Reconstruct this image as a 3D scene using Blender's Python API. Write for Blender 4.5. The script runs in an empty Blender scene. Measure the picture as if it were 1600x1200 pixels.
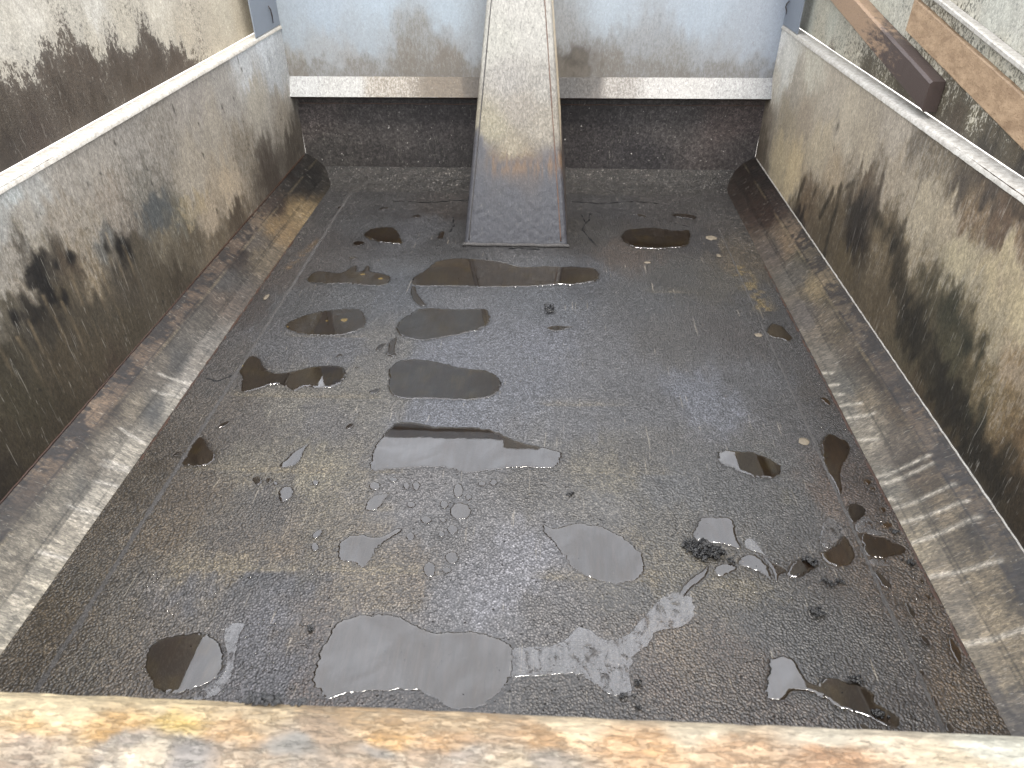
import bpy, math, random
import numpy as np
from mathutils import Vector, Matrix
R = math.radians
scene = bpy.context.scene
COLL = scene.collection

# ------------------------------------------------------------------ camera
cam_d = bpy.data.cameras.new('camera'); cam = bpy.data.objects.new('camera', cam_d); COLL.objects.link(cam)
scene.camera = cam
CAM_P = (0.112, 0.0, 1.27)
PITCH, YAW, ROLL = R(35.83), R(3.22), R(-0.556)
fwd = Vector((-math.sin(YAW)*math.cos(PITCH), math.cos(YAW)*math.cos(PITCH), -math.sin(PITCH)))
rt0 = Vector((math.cos(YAW), math.sin(YAW), 0)); up0 = rt0.cross(fwd)
rt = rt0*math.cos(ROLL)+up0*math.sin(ROLL); up = up0*math.cos(ROLL)-rt0*math.sin(ROLL)
cam.matrix_world = Matrix(((rt.x, up.x, -fwd.x, CAM_P[0]), (rt.y, up.y, -fwd.y, CAM_P[1]), (rt.z, up.z, -fwd.z, CAM_P[2]), (0, 0, 0, 1)))
cam_d.sensor_width = 36.0; cam_d.lens = 1120/1600*36
cam_d.clip_start = 0.02; cam_d.clip_end = 2000
cam_d.dof.use_dof = True; cam_d.dof.focus_distance = 1.7; cam_d.dof.aperture_fstop = 9.0

# ------------------------------------------------------------------ sky, sun, exposure
SUN_EL, SUN_AZ = R(62.0), R(165.0)          # azimuth from +Y towards +X
world = bpy.data.worlds.new('World'); scene.world = world; world.use_nodes = True
wt = world.node_tree; wt.nodes.clear()
wo = wt.nodes.new('ShaderNodeOutputWorld'); wb = wt.nodes.new('ShaderNodeBackground')
sky = wt.nodes.new('ShaderNodeTexSky'); sky.sky_type = 'NISHITA'; sky.sun_disc = False
sky.sun_elevation = SUN_EL; sky.sun_rotation = SUN_AZ
sky.air_density = 1.0; sky.dust_density = 3.0; sky.ozone_density = 1.0
hs = wt.nodes.new('ShaderNodeHueSaturation'); hs.inputs['Saturation'].default_value = 0.5
wt.links.new(sky.outputs[0], hs.inputs['Color'])
tc = wt.nodes.new('ShaderNodeTexCoord'); cn = wt.nodes.new('ShaderNodeTexNoise')   # thin cloud veil
cn.inputs['Scale'].default_value = 2.2; cn.inputs['Detail'].default_value = 5; cn.inputs['Distortion'].default_value = 0.8
wt.links.new(tc.outputs['Generated'], cn.inputs['Vector'])
mr = wt.nodes.new('ShaderNodeMapRange'); mr.inputs['From Min'].default_value = 0.3; mr.inputs['From Max'].default_value = 0.7
mr.inputs['To Min'].default_value = 0.85; mr.inputs['To Max'].default_value = 1.2
wt.links.new(cn.outputs['Fac'], mr.inputs['Value'])
vm = wt.nodes.new('ShaderNodeVectorMath'); vm.operation = 'SCALE'
veil = wt.nodes.new('ShaderNodeMix'); veil.data_type = 'RGBA'; veil.inputs[0].default_value = 0.6      # even high cloud
veil.inputs[7].default_value = (7.6, 7.75, 8.1, 1)
wt.links.new(hs.outputs[0], veil.inputs[6]); wt.links.new(veil.outputs[2], vm.inputs[0]); wt.links.new(mr.outputs[0], vm.inputs['Scale'])
wt.links.new(vm.outputs[0], wb.inputs['Color']); wb.inputs['Strength'].default_value = 0.15
wt.links.new(wb.outputs[0], wo.inputs['Surface'])
sd = bpy.data.lights.new('sun', 'SUN'); sun = bpy.data.objects.new('sun', sd); COLL.objects.link(sun)
sd.energy = 1.1; sd.angle = R(14); sd.color = (1.0, 0.95, 0.86)
sdir = Vector((math.sin(SUN_AZ)*math.cos(SUN_EL), math.cos(SUN_AZ)*math.cos(SUN_EL), math.sin(SUN_EL)))
sun.rotation_euler = sdir.to_track_quat('Z', 'Y').to_euler(); sun.location = (0, 2, 6)
scene.view_settings.view_transform = 'Standard'; scene.view_settings.look = 'None'
scene.view_settings.exposure = 2.2; scene.view_settings.gamma = 1.0

# ---- what was measured on the sheets, in metres
PUDDLES = [
  ('brown puddle left of the hoist cover, farthest large one on the left', 'w', '', [(-0.677,2.828),(-0.663,2.885),(-0.614,2.899),(-0.573,2.907),(-0.54,2.87),(-0.515,2.803),(-0.496,2.755),(-0.504,2.731),(-0.547,2.742),(-0.594,2.752),(-0.63,2.775),(-0.667,2.804)]),
  ('small dark brown puddle touching the left end of the farthest left puddle', 'w', '', [(-0.705,2.748),(-0.683,2.761),(-0.655,2.75),(-0.662,2.714),(-0.691,2.708)]),
  ('tiny dark puddle just above the long puddle with two yellow spots', 'w', '', [(-0.69,2.601),(-0.674,2.612),(-0.65,2.597),(-0.666,2.578)]),
  ('long thin brown puddle with two yellow spots, left of the hoist cover foot', 'w', '', [(-0.805,2.42),(-0.793,2.476),(-0.751,2.477),(-0.705,2.464),(-0.673,2.47),(-0.655,2.532),(-0.634,2.523),(-0.634,2.481),(-0.601,2.482),(-0.604,2.539),(-0.587,2.529),(-0.582,2.483),(-0.538,2.474),(-0.496,2.451),(-0.481,2.422),(-0.488,2.383),(-0.515,2.363),(-0.562,2.366),(-0.61,2.378),(-0.657,2.381),(-0.701,2.375),(-0.749,2.383),(-0.787,2.386)]),
  ('wide puddle right in front of the hoist cover, mirroring it between brown ends', 'w', '', [(-0.402,2.405),(-0.394,2.454),(-0.356,2.506),(-0.336,2.57),(-0.297,2.598),(-0.235,2.611),(-0.177,2.602),(-0.08,2.589),(-0.006,2.539),(0.064,2.542),(0.111,2.554),(0.172,2.545),(0.205,2.552),(0.251,2.543),(0.289,2.549),(0.31,2.509),(0.311,2.479),(0.298,2.43),(0.248,2.414),(0.202,2.398),(0.167,2.406),(0.113,2.395),(0.068,2.383),(-0.021,2.376),(-0.155,2.366),(-0.201,2.374),(-0.29,2.371),(-0.358,2.368),(-0.386,2.372)]),
  ('narrow water channel leading from the hoist cover puddle to the grey puddle below it', 'w', '', [(-0.398,2.371),(-0.378,2.366),(-0.367,2.312),(-0.337,2.259),(-0.314,2.221),(-0.339,2.22),(-0.379,2.275)]),
  ('grey brown puddle in the middle, second below the hoist cover', 'w', '', [(-0.398,2.066),(-0.393,2.119),(-0.358,2.175),(-0.329,2.208),(-0.254,2.202),(-0.168,2.199),(-0.101,2.213),(-0.093,2.185),(-0.078,2.131),(-0.101,2.077),(-0.152,2.044),(-0.229,2.011),(-0.29,1.988),(-0.334,1.997),(-0.37,2.015),(-0.391,2.045)]),
  ('ragged narrow channel between the grey puddle and the large dark brown one', 'w', '', [(-0.385,2.011),(-0.396,1.998),(-0.406,1.955),(-0.396,1.924),(-0.405,1.905),(-0.38,1.895),(-0.358,1.885),(-0.377,1.921),(-0.38,1.96),(-0.382,1.995)]),
  ('short dark streak of water beside the ragged channel', 'w', '', [(-0.428,1.969),(-0.41,1.974),(-0.419,1.954),(-0.425,1.923),(-0.442,1.923),(-0.437,1.95)]),
  ('almond shaped brown puddle with yellow spots near the left seam', 'w', '', [(-0.79,2.072),(-0.754,2.122),(-0.699,2.168),(-0.624,2.188),(-0.545,2.196),(-0.51,2.114),(-0.509,2.061),(-0.554,2.018),(-0.633,2.005),(-0.689,2.013),(-0.749,2.032)]),
  ('bone shaped brown puddle crossing the left weld seam', 'w', '', [(-0.845,1.809),(-0.852,1.842),(-0.845,1.877),(-0.821,1.878),(-0.791,1.853),(-0.777,1.82),(-0.731,1.781),(-0.696,1.79),(-0.65,1.809),(-0.626,1.826),(-0.59,1.832),(-0.543,1.838),(-0.516,1.822),(-0.499,1.79),(-0.503,1.75),(-0.523,1.718),(-0.554,1.717),(-0.58,1.712),(-0.602,1.723),(-0.622,1.715),(-0.636,1.691),(-0.657,1.709),(-0.691,1.731),(-0.714,1.73),(-0.74,1.71),(-0.769,1.69),(-0.791,1.685),(-0.806,1.707),(-0.816,1.762),(-0.841,1.785)]),
  ('large dark brown rounded puddle in the middle of the floor', 'w', '', [(-0.376,1.809),(-0.371,1.844),(-0.348,1.874),(-0.3,1.883),(-0.237,1.871),(-0.172,1.845),(-0.11,1.83),(-0.07,1.828),(-0.036,1.801),(-0.019,1.768),(-0.021,1.742),(-0.03,1.712),(-0.051,1.686),(-0.095,1.672),(-0.14,1.667),(-0.209,1.673),(-0.266,1.671),(-0.311,1.669),(-0.346,1.69),(-0.361,1.722),(-0.363,1.761)]),
  ('small dark puddle at the left end of the large dark brown puddle', 'w', '', [(-0.415,1.7),(-0.397,1.717),(-0.379,1.724),(-0.383,1.695),(-0.404,1.691)]),
  ('tiny dark drop above the bone shaped puddle, the left one of two', 'w', 'tiny dark drops above the bone shaped puddle', [(-0.562,1.884),(-0.551,1.906),(-0.539,1.898),(-0.549,1.88)]),
  ('tiny dark drop above the bone shaped puddle, the right one of two', 'w', 'tiny dark drops above the bone shaped puddle', [(-0.486,1.827),(-0.479,1.836),(-0.47,1.828),(-0.478,1.822)]),
  ('widest sky mirroring puddle with a straight dark reflection along its far side', 'w', '', [(-0.338,1.351),(-0.343,1.405),(-0.347,1.447),(-0.334,1.495),(-0.32,1.535),(-0.306,1.558),(-0.285,1.565),(-0.245,1.561),(-0.192,1.546),(-0.137,1.545),(-0.102,1.549),(-0.04,1.543),(-0.011,1.525),(0.026,1.499),(0.072,1.48),(0.114,1.471),(0.142,1.459),(0.162,1.457),(0.157,1.416),(0.142,1.388),(0.099,1.389),(0.048,1.389),(-0.001,1.377),(-0.05,1.368),(-0.076,1.36),(-0.1,1.366),(-0.135,1.377),(-0.169,1.38),(-0.219,1.376),(-0.258,1.369),(-0.294,1.365)]),
  ('slim bright puddle pointing to the upper right, left of the widest one', 'w', '', [(-0.525,1.463),(-0.536,1.452),(-0.557,1.43),(-0.568,1.396),(-0.58,1.375),(-0.575,1.358),(-0.551,1.364),(-0.537,1.372),(-0.53,1.398),(-0.529,1.439)]),
  ('largest and leftmost of three little dark drops in a row', 'w', 'three little dark and white drops in a row', [(-0.635,1.315),(-0.63,1.324),(-0.609,1.323),(-0.603,1.302),(-0.611,1.29),(-0.625,1.301)]),
  ('middle one of three little dark drops in a row', 'w', 'three little dark and white drops in a row', [(-0.599,1.314),(-0.592,1.323),(-0.579,1.319),(-0.581,1.302),(-0.59,1.301)]),
  ('smallest and rightmost of three little dark drops in a row', 'w', 'three little dark and white drops in a row', [(-0.576,1.3),(-0.571,1.309),(-0.56,1.303),(-0.563,1.291)]),
  ('rounded bright puddle just below the row of three little drops', 'w', '', [(-0.552,1.276),(-0.545,1.29),(-0.53,1.295),(-0.512,1.278),(-0.511,1.255),(-0.523,1.241),(-0.535,1.236),(-0.545,1.254)]),
  ('yellow brown puddle lying against the left weld seam', 'w', '', [(-0.847,1.474),(-0.82,1.47),(-0.796,1.428),(-0.769,1.413),(-0.755,1.383),(-0.761,1.368),(-0.775,1.36),(-0.809,1.358),(-0.839,1.359),(-0.842,1.395),(-0.846,1.436)]),
  ('thin olive drop above the yellow brown puddle at the left seam', 'w', '', [(-0.804,1.512),(-0.802,1.535),(-0.782,1.55),(-0.774,1.539),(-0.786,1.521)]),
  ('small dark brown patch of water on the outer side of the left seam', 'w', '', [(-0.879,1.391),(-0.871,1.412),(-0.861,1.409),(-0.865,1.391)]),
  ('tiny four sided drop with a black far half, below the large dark puddle', 'w', '', [(-0.443,1.55),(-0.426,1.553),(-0.421,1.542),(-0.427,1.528),(-0.441,1.525)]),
  ('round pale drop apart from the others, leftmost in the row under the widest puddle', 'w', 'small pale puddles scattered below the widest puddle', [(-0.457,1.307),(-0.457,1.3),(-0.46,1.296),(-0.465,1.296),(-0.471,1.3),(-0.474,1.306),(-0.475,1.313),(-0.471,1.317),(-0.466,1.317),(-0.46,1.313)]),
  ('oval pale drop directly above the tilted four cornered puddle', 'w', 'small pale puddles scattered below the widest puddle', [(-0.296,1.303),(-0.297,1.293),(-0.304,1.286),(-0.314,1.286),(-0.323,1.292),(-0.328,1.302),(-0.327,1.312),(-0.321,1.319),(-0.311,1.319),(-0.301,1.313)]),
  ('left drop of a leaning pair under the middle of the widest puddle', 'w', 'small pale puddles scattered below the widest puddle', [(-0.223,1.307),(-0.223,1.299),(-0.227,1.293),(-0.233,1.293),(-0.238,1.298),(-0.241,1.307),(-0.241,1.315),(-0.237,1.321),(-0.232,1.321),(-0.226,1.316)]),
  ('right drop of a leaning pair under the middle of the widest puddle', 'w', 'small pale puddles scattered below the widest puddle', [(-0.197,1.307),(-0.198,1.297),(-0.202,1.291),(-0.208,1.291),(-0.214,1.297),(-0.218,1.306),(-0.218,1.316),(-0.213,1.322),(-0.207,1.323),(-0.201,1.317)]),
  ('tall oval pale drop under the right part of the widest puddle', 'w', 'small pale puddles scattered below the widest puddle', [(-0.085,1.295),(-0.086,1.278),(-0.092,1.268),(-0.1,1.268),(-0.108,1.278),(-0.112,1.294),(-0.112,1.311),(-0.106,1.321),(-0.097,1.322),(-0.09,1.312)]),
  ('tiny round drop at the lower right of the tall oval drop', 'w', 'small pale puddles scattered below the widest puddle', [(-0.062,1.273),(-0.063,1.267),(-0.067,1.262),(-0.072,1.262),(-0.077,1.266),(-0.079,1.273),(-0.078,1.28),(-0.074,1.284),(-0.069,1.284),(-0.064,1.28)]),
  ('flat oval drop alone between the tilted puddle and the big round drop', 'w', 'small pale puddles scattered below the widest puddle', [(-0.197,1.243),(-0.199,1.236),(-0.204,1.232),(-0.211,1.232),(-0.218,1.235),(-0.221,1.242),(-0.22,1.249),(-0.215,1.253),(-0.207,1.253),(-0.201,1.249)]),
  ('small drop touching the upper left of the big round drop', 'w', 'small pale puddles scattered below the widest puddle', [(-0.117,1.245),(-0.118,1.237),(-0.123,1.232),(-0.13,1.232),(-0.136,1.236),(-0.139,1.244),(-0.138,1.253),(-0.133,1.258),(-0.126,1.258),(-0.12,1.254)]),
  ('big round pale drop, the largest of the small ones', 'w', 'small pale puddles scattered below the widest puddle', [(-0.057,1.226),(-0.061,1.208),(-0.074,1.197),(-0.091,1.196),(-0.106,1.206),(-0.113,1.223),(-0.11,1.241),(-0.097,1.253),(-0.08,1.253),(-0.064,1.243)]),
  ('flat oval drop at the lower left of the big round drop', 'w', 'small pale puddles scattered below the widest puddle', [(-0.15,1.194),(-0.152,1.186),(-0.158,1.181),(-0.167,1.181),(-0.175,1.185),(-0.179,1.193),(-0.178,1.201),(-0.171,1.206),(-0.162,1.206),(-0.154,1.202)]),
  ('faint tiny drop straight below the big round drop', 'w', 'small pale puddles scattered below the widest puddle', [(-0.115,1.194),(-0.116,1.19),(-0.12,1.187),(-0.125,1.187),(-0.129,1.189),(-0.131,1.194),(-0.13,1.198),(-0.126,1.201),(-0.121,1.201),(-0.117,1.199)]),
  ('round drop with a dark speck on its right rim under the big round drop', 'w', 'small pale puddles scattered below the widest puddle', [(-0.084,1.167),(-0.086,1.157),(-0.092,1.151),(-0.1,1.151),(-0.108,1.156),(-0.112,1.166),(-0.11,1.175),(-0.104,1.182),(-0.096,1.182),(-0.088,1.176)]),
  ('small drop left of the one with a dark speck on its rim', 'w', 'small pale puddles scattered below the widest puddle', [(-0.113,1.149),(-0.114,1.142),(-0.118,1.138),(-0.123,1.138),(-0.128,1.142),(-0.131,1.148),(-0.13,1.155),(-0.126,1.159),(-0.12,1.159),(-0.115,1.155)]),
  ('round faint drop right of the tail of the heart shaped puddle', 'w', 'small pale puddles scattered below the widest puddle', [(-0.184,1.14),(-0.185,1.132),(-0.189,1.126),(-0.195,1.126),(-0.201,1.131),(-0.205,1.139),(-0.204,1.147),(-0.2,1.152),(-0.193,1.153),(-0.187,1.148)]),
  ('lower drop of a pair left of the heart shaped puddle', 'w', 'small pale puddles scattered below the widest puddle', [(-0.399,1.098),(-0.399,1.09),(-0.403,1.085),(-0.409,1.085),(-0.416,1.089),(-0.42,1.097),(-0.42,1.105),(-0.416,1.11),(-0.41,1.11),(-0.403,1.106)]),
  ('flat drop, left one of two at the right end of the row', 'w', 'small pale puddles scattered below the widest puddle', [(-0.031,1.322),(-0.032,1.317),(-0.037,1.313),(-0.044,1.313),(-0.049,1.316),(-0.052,1.321),(-0.05,1.327),(-0.045,1.33),(-0.039,1.331),(-0.033,1.328)]),
  ('arched drop, right one of two at the right end of the row', 'w', 'small pale puddles scattered below the widest puddle', [(-0.001,1.328),(-0.003,1.321),(-0.008,1.316),(-0.014,1.316),(-0.02,1.32),(-0.022,1.327),(-0.021,1.334),(-0.016,1.339),(-0.009,1.339),(-0.004,1.335)]),
  ('faint drop touching the near edge of the widest puddle', 'w', 'small pale puddles scattered below the widest puddle', [(-0.257,1.328),(-0.259,1.322),(-0.265,1.319),(-0.273,1.318),(-0.28,1.322),(-0.283,1.327),(-0.282,1.333),(-0.276,1.336),(-0.268,1.337),(-0.261,1.334)]),
  ('upper right drop of three below the heart shaped puddle', 'w', 'small pale puddles scattered below the widest puddle', [(-0.073,1.08),(-0.075,1.069),(-0.082,1.062),(-0.092,1.062),(-0.101,1.068),(-0.105,1.079),(-0.104,1.09),(-0.096,1.097),(-0.086,1.097),(-0.078,1.091)]),
  ('upright lower left drop of three below the heart shaped puddle', 'w', 'small pale puddles scattered below the widest puddle', [(-0.12,1.043),(-0.121,1.03),(-0.127,1.021),(-0.136,1.021),(-0.145,1.029),(-0.15,1.042),(-0.149,1.056),(-0.143,1.065),(-0.134,1.065),(-0.125,1.057)]),
  ('faint lower right drop of three below the heart shaped puddle', 'w', 'small pale puddles scattered below the widest puddle', [(-0.085,1.045),(-0.086,1.039),(-0.092,1.035),(-0.099,1.035),(-0.105,1.038),(-0.109,1.044),(-0.107,1.05),(-0.101,1.054),(-0.094,1.054),(-0.088,1.051)]),
  ('tilted four cornered pale puddle with a pointed tail', 'w', 'small pale puddles scattered below the widest puddle', [(-0.322,1.226),(-0.32,1.25),(-0.314,1.268),(-0.29,1.276),(-0.269,1.284),(-0.273,1.265),(-0.281,1.247),(-0.286,1.223),(-0.303,1.218),(-0.316,1.217)]),
  ('upper drop of a pair left of the heart shaped puddle', 'w', 'small pale puddles scattered below the widest puddle', [(-0.427,1.128),(-0.426,1.142),(-0.409,1.157),(-0.404,1.145),(-0.408,1.127),(-0.419,1.122)]),
  ('heart shaped pale puddle with a tail to the upper right and a bright glint', 'w', '', [(-0.353,1.081),(-0.357,1.104),(-0.353,1.123),(-0.338,1.136),(-0.311,1.14),(-0.29,1.138),(-0.276,1.131),(-0.262,1.135),(-0.246,1.148),(-0.231,1.165),(-0.215,1.161),(-0.227,1.145),(-0.24,1.132),(-0.255,1.118),(-0.265,1.108),(-0.269,1.085),(-0.275,1.058),(-0.284,1.043),(-0.291,1.041),(-0.299,1.046),(-0.31,1.055),(-0.323,1.06),(-0.34,1.057)]),
  ('large oval grey puddle right of the middle with a glint at its near end', 'w', '', [(0.114,1.187),(0.12,1.195),(0.128,1.183),(0.14,1.179),(0.165,1.188),(0.192,1.198),(0.234,1.196),(0.258,1.189),(0.282,1.173),(0.305,1.157),(0.329,1.132),(0.342,1.111),(0.347,1.082),(0.343,1.055),(0.328,1.036),(0.295,1.024),(0.272,1.021),(0.25,1.025),(0.228,1.034),(0.209,1.041),(0.187,1.06),(0.176,1.074),(0.164,1.101),(0.15,1.121),(0.136,1.143),(0.116,1.165)]),
  ('oval puddle on the right, white at its left end and dark brown at its right', 'w', '', [(0.574,1.465),(0.598,1.479),(0.627,1.477),(0.668,1.472),(0.706,1.455),(0.728,1.428),(0.73,1.403),(0.713,1.381),(0.678,1.371),(0.647,1.376),(0.626,1.39),(0.598,1.416),(0.575,1.424),(0.575,1.446)]),
  ('deep brown puddle right of the right seam with a narrow neck at its near end', 'w', '', [(0.865,1.523),(0.889,1.557),(0.909,1.555),(0.927,1.536),(0.938,1.516),(0.927,1.479),(0.902,1.447),(0.883,1.417),(0.869,1.378),(0.862,1.332),(0.847,1.313),(0.849,1.34),(0.849,1.382),(0.842,1.401),(0.844,1.44),(0.854,1.486)]),
  ('squarish dark puddle between the right seam and the rust strip', 'w', '', [(0.847,1.274),(0.871,1.292),(0.892,1.289),(0.895,1.263),(0.877,1.245),(0.852,1.224),(0.845,1.24)]),
  ('wide brown brushed puddle right of the right seam', 'w', '', [(0.855,1.188),(0.869,1.196),(0.883,1.185),(0.917,1.182),(0.924,1.167),(0.94,1.16),(0.946,1.145),(0.914,1.127),(0.883,1.12),(0.849,1.121),(0.848,1.141)]),
  ('curved brown puddle hugging the left side of the right seam', 'w', '', [(0.777,1.144),(0.793,1.158),(0.82,1.19),(0.823,1.167),(0.824,1.14),(0.821,1.117),(0.802,1.098),(0.775,1.092),(0.758,1.1),(0.746,1.118),(0.749,1.133),(0.762,1.134)]),
  ('dark amber drop at the right floor edge, farthest of the lower four', 'w', 'small amber puddles along the right floor edge', [(0.927,1.373),(0.939,1.381),(0.944,1.374),(0.94,1.362),(0.928,1.359)]),
  ('small dark amber drop right below the farthest one at the right floor edge', 'w', 'small amber puddles along the right floor edge', [(0.935,1.348),(0.947,1.351),(0.943,1.34),(0.934,1.337)]),
  ('amber drop at the right floor edge beside the squarish dark puddle', 'w', 'small amber puddles along the right floor edge', [(0.932,1.282),(0.946,1.278),(0.941,1.265),(0.931,1.262)]),
  ('golden amber drop at the right floor edge above the wide brown puddle', 'w', 'small amber puddles along the right floor edge', [(0.918,1.227),(0.938,1.231),(0.944,1.224),(0.928,1.213),(0.917,1.214)]),
  ('ragged dark puddle just below the wide brown one, at the right seam', 'w', '', [(0.847,1.082),(0.858,1.083),(0.864,1.069),(0.87,1.055),(0.875,1.038),(0.855,1.036),(0.851,1.054)]),
  ('slim grey puddle with a white edge, second below the wide brown one', 'w', '', [(0.884,1.009),(0.891,0.996),(0.897,0.971),(0.886,0.961),(0.881,0.97)]),
  ('crescent shaped puddle with a white edge, third below the wide brown one', 'w', '', [(0.88,0.918),(0.892,0.921),(0.896,0.907),(0.895,0.896),(0.884,0.9)]),
  ('pink brown drop at the right floor edge level with the ragged dark puddle', 'w', 'small amber puddles along the right floor edge', [(0.938,1.062),(0.949,1.062),(0.945,1.052),(0.938,1.053)]),
  ('olive amber drop at the right floor edge level with the slim grey puddle', 'w', 'small amber puddles along the right floor edge', [(0.933,1.021),(0.944,1.023),(0.943,1.011),(0.933,1.008)]),
  ('long golden amber puddle at the right floor edge near the bottom', 'w', 'small amber puddles along the right floor edge', [(0.937,0.917),(0.948,0.915),(0.946,0.903),(0.95,0.892),(0.942,0.863),(0.932,0.857),(0.93,0.874),(0.932,0.894)]),
  ('small half round puddle against the right seam near the bottom', 'w', '', [(0.847,0.843),(0.861,0.837),(0.851,0.828),(0.847,0.833)]),
  ('half moon puddle against the right seam below the half round one', 'w', '', [(0.853,0.792),(0.86,0.778),(0.854,0.767),(0.849,0.771)]),
  ('small black puddle at the right seam, nearest to the tailgate', 'w', '', [(0.852,0.737),(0.865,0.732),(0.866,0.72),(0.851,0.714)]),
  ('long puddle at the lower right, silver at its left and brown at its right', 'w', '', [(0.564,0.851),(0.584,0.859),(0.607,0.862),(0.619,0.85),(0.623,0.83),(0.629,0.806),(0.645,0.8),(0.663,0.82),(0.681,0.819),(0.704,0.806),(0.723,0.811),(0.737,0.798),(0.747,0.789),(0.74,0.769),(0.753,0.76),(0.769,0.749),(0.776,0.734),(0.769,0.725),(0.756,0.721),(0.736,0.729),(0.723,0.741),(0.697,0.749),(0.678,0.754),(0.657,0.769),(0.634,0.784),(0.615,0.788),(0.594,0.788),(0.577,0.768),(0.555,0.764),(0.541,0.773),(0.55,0.806),(0.562,0.824)]),
  ('small red brown puddle under the long lower right puddle', 'w', '', [(0.695,0.727),(0.712,0.725),(0.715,0.713),(0.706,0.707),(0.697,0.715)]),
  ('bright four cornered puddle behind the largest asphalt clump', 'w', '', [(0.461,1.163),(0.483,1.209),(0.494,1.233),(0.517,1.231),(0.544,1.235),(0.57,1.233),(0.572,1.202),(0.565,1.187),(0.57,1.158),(0.577,1.129),(0.559,1.138),(0.539,1.147),(0.518,1.153),(0.496,1.154)]),
  ('bright arched puddle right of the largest asphalt clump', 'w', '', [(0.555,1.1),(0.569,1.115),(0.588,1.123),(0.605,1.116),(0.615,1.098),(0.622,1.076),(0.619,1.041),(0.606,1.062),(0.588,1.075),(0.569,1.083),(0.556,1.087)]),
  ('dark brown pool with asphalt crumbs in it, left of the right seam', 'w', '', [(0.66,1.075),(0.674,1.096),(0.696,1.111),(0.719,1.117),(0.734,1.108),(0.724,1.089),(0.706,1.071),(0.681,1.057),(0.665,1.059),(0.656,1.065)]),
  ('crooked dark channel between the bright arched puddle and the dark pool', 'w', '', [(0.61,1.126),(0.621,1.11),(0.632,1.097),(0.647,1.087),(0.658,1.077),(0.655,1.069),(0.646,1.069),(0.636,1.059),(0.63,1.042),(0.625,1.042),(0.628,1.067),(0.624,1.089),(0.614,1.11)]),
  ('pale little puddle just below the largest asphalt clump', 'w', '', [(0.498,1.08),(0.536,1.093),(0.554,1.08),(0.534,1.063),(0.507,1.053),(0.501,1.057)]),
  ('narrow crooked water trail leading down from the largest asphalt clump', 'w', '', [(0.489,1.09),(0.487,1.07),(0.475,1.047),(0.447,1.025),(0.433,1.011),(0.418,0.99),(0.409,1.002),(0.427,1.028),(0.448,1.051),(0.471,1.065)]),
  ('milky sheet of water spreading from the nearest large puddle towards the asphalt clump', 'f', '', [(0.371,0.992),(0.396,1.005),(0.431,1.011),(0.441,0.987),(0.438,0.946),(0.415,0.922),(0.384,0.913),(0.351,0.907),(0.342,0.881),(0.324,0.865),(0.308,0.857),(0.299,0.836),(0.288,0.811),(0.294,0.778),(0.287,0.761),(0.245,0.761),(0.234,0.775),(0.21,0.794),(0.186,0.806),(0.139,0.797),(0.09,0.795),(0.053,0.787),(0.052,0.857),(0.091,0.859),(0.139,0.864),(0.165,0.877),(0.188,0.912),(0.221,0.905),(0.233,0.887),(0.258,0.881),(0.298,0.898),(0.314,0.925),(0.339,0.95)]),
  ('nearest large puddle, a wavy grey sheet in the middle by the tailgate', 'w', '', [(-0.325,0.807),(-0.325,0.829),(-0.318,0.866),(-0.313,0.897),(-0.292,0.908),(-0.267,0.919),(-0.227,0.922),(-0.187,0.924),(-0.16,0.908),(-0.131,0.893),(-0.097,0.883),(-0.074,0.885),(-0.048,0.889),(-0.009,0.889),(0.025,0.878),(0.058,0.861),(0.065,0.836),(0.062,0.784),(0.034,0.753),(0.006,0.723),(-0.051,0.72),(-0.067,0.732),(-0.094,0.747),(-0.125,0.755),(-0.156,0.754),(-0.192,0.749),(-0.228,0.747),(-0.263,0.739),(-0.287,0.725),(-0.306,0.75),(-0.324,0.759),(-0.323,0.776)]),
  ('puddle at the lower left, half brown and half bright along a slanting line', 'w', '', [(-0.672,0.828),(-0.646,0.851),(-0.606,0.861),(-0.569,0.86),(-0.535,0.841),(-0.516,0.817),(-0.507,0.782),(-0.514,0.754),(-0.539,0.74),(-0.561,0.732),(-0.587,0.726),(-0.613,0.73),(-0.641,0.755),(-0.663,0.782),(-0.673,0.809)]),
  ('brown puddle right of the hoist cover, farthest large one on the right', 'w', '', [(0.417,2.833),(0.448,2.908),(0.495,2.923),(0.563,2.937),(0.622,2.914),(0.682,2.904),(0.721,2.924),(0.705,2.819),(0.685,2.748),(0.599,2.728),(0.541,2.726),(0.478,2.73),(0.45,2.752),(0.424,2.798)]),
  ('thin dark crack shaped puddle above the farthest right puddle', 'w', '', [(0.477,3.08),(0.537,3.089),(0.553,3.035),(0.513,3.068)]),
  ('flat red brown puddle at the upper right corner of the floor', 'w', '', [(0.66,3.093),(0.715,3.101),(0.77,3.076),(0.762,3.028),(0.723,3.047),(0.677,3.059)]),
  ('small grey elongated puddle alone right of the middle', 'w', '', [(0.11,2.083),(0.127,2.1),(0.166,2.106),(0.179,2.098),(0.21,2.103),(0.17,2.072),(0.136,2.065)]),
  ('leftmost dark wet speck behind the farthest left puddle', 'w', 'dark wet specks behind the farthest left puddle', [(-0.864,3.115),(-0.853,3.14),(-0.833,3.116),(-0.847,3.092)]),
  ('middle flat dark wet speck behind the farthest left puddle', 'w', 'dark wet specks behind the farthest left puddle', [(-0.672,3.107),(-0.65,3.136),(-0.619,3.123),(-0.643,3.101)]),
  ('rightmost dark wet speck behind the farthest left puddle', 'w', 'dark wet specks behind the farthest left puddle', [(-0.503,3.029),(-0.474,3.053),(-0.459,3.026),(-0.483,3.006)]),
  ('upright dark wet spot close to the left side of the hoist cover', 'w', '', [(-0.356,2.802),(-0.352,2.87),(-0.331,2.87),(-0.334,2.809),(-0.343,2.782)]),
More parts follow.
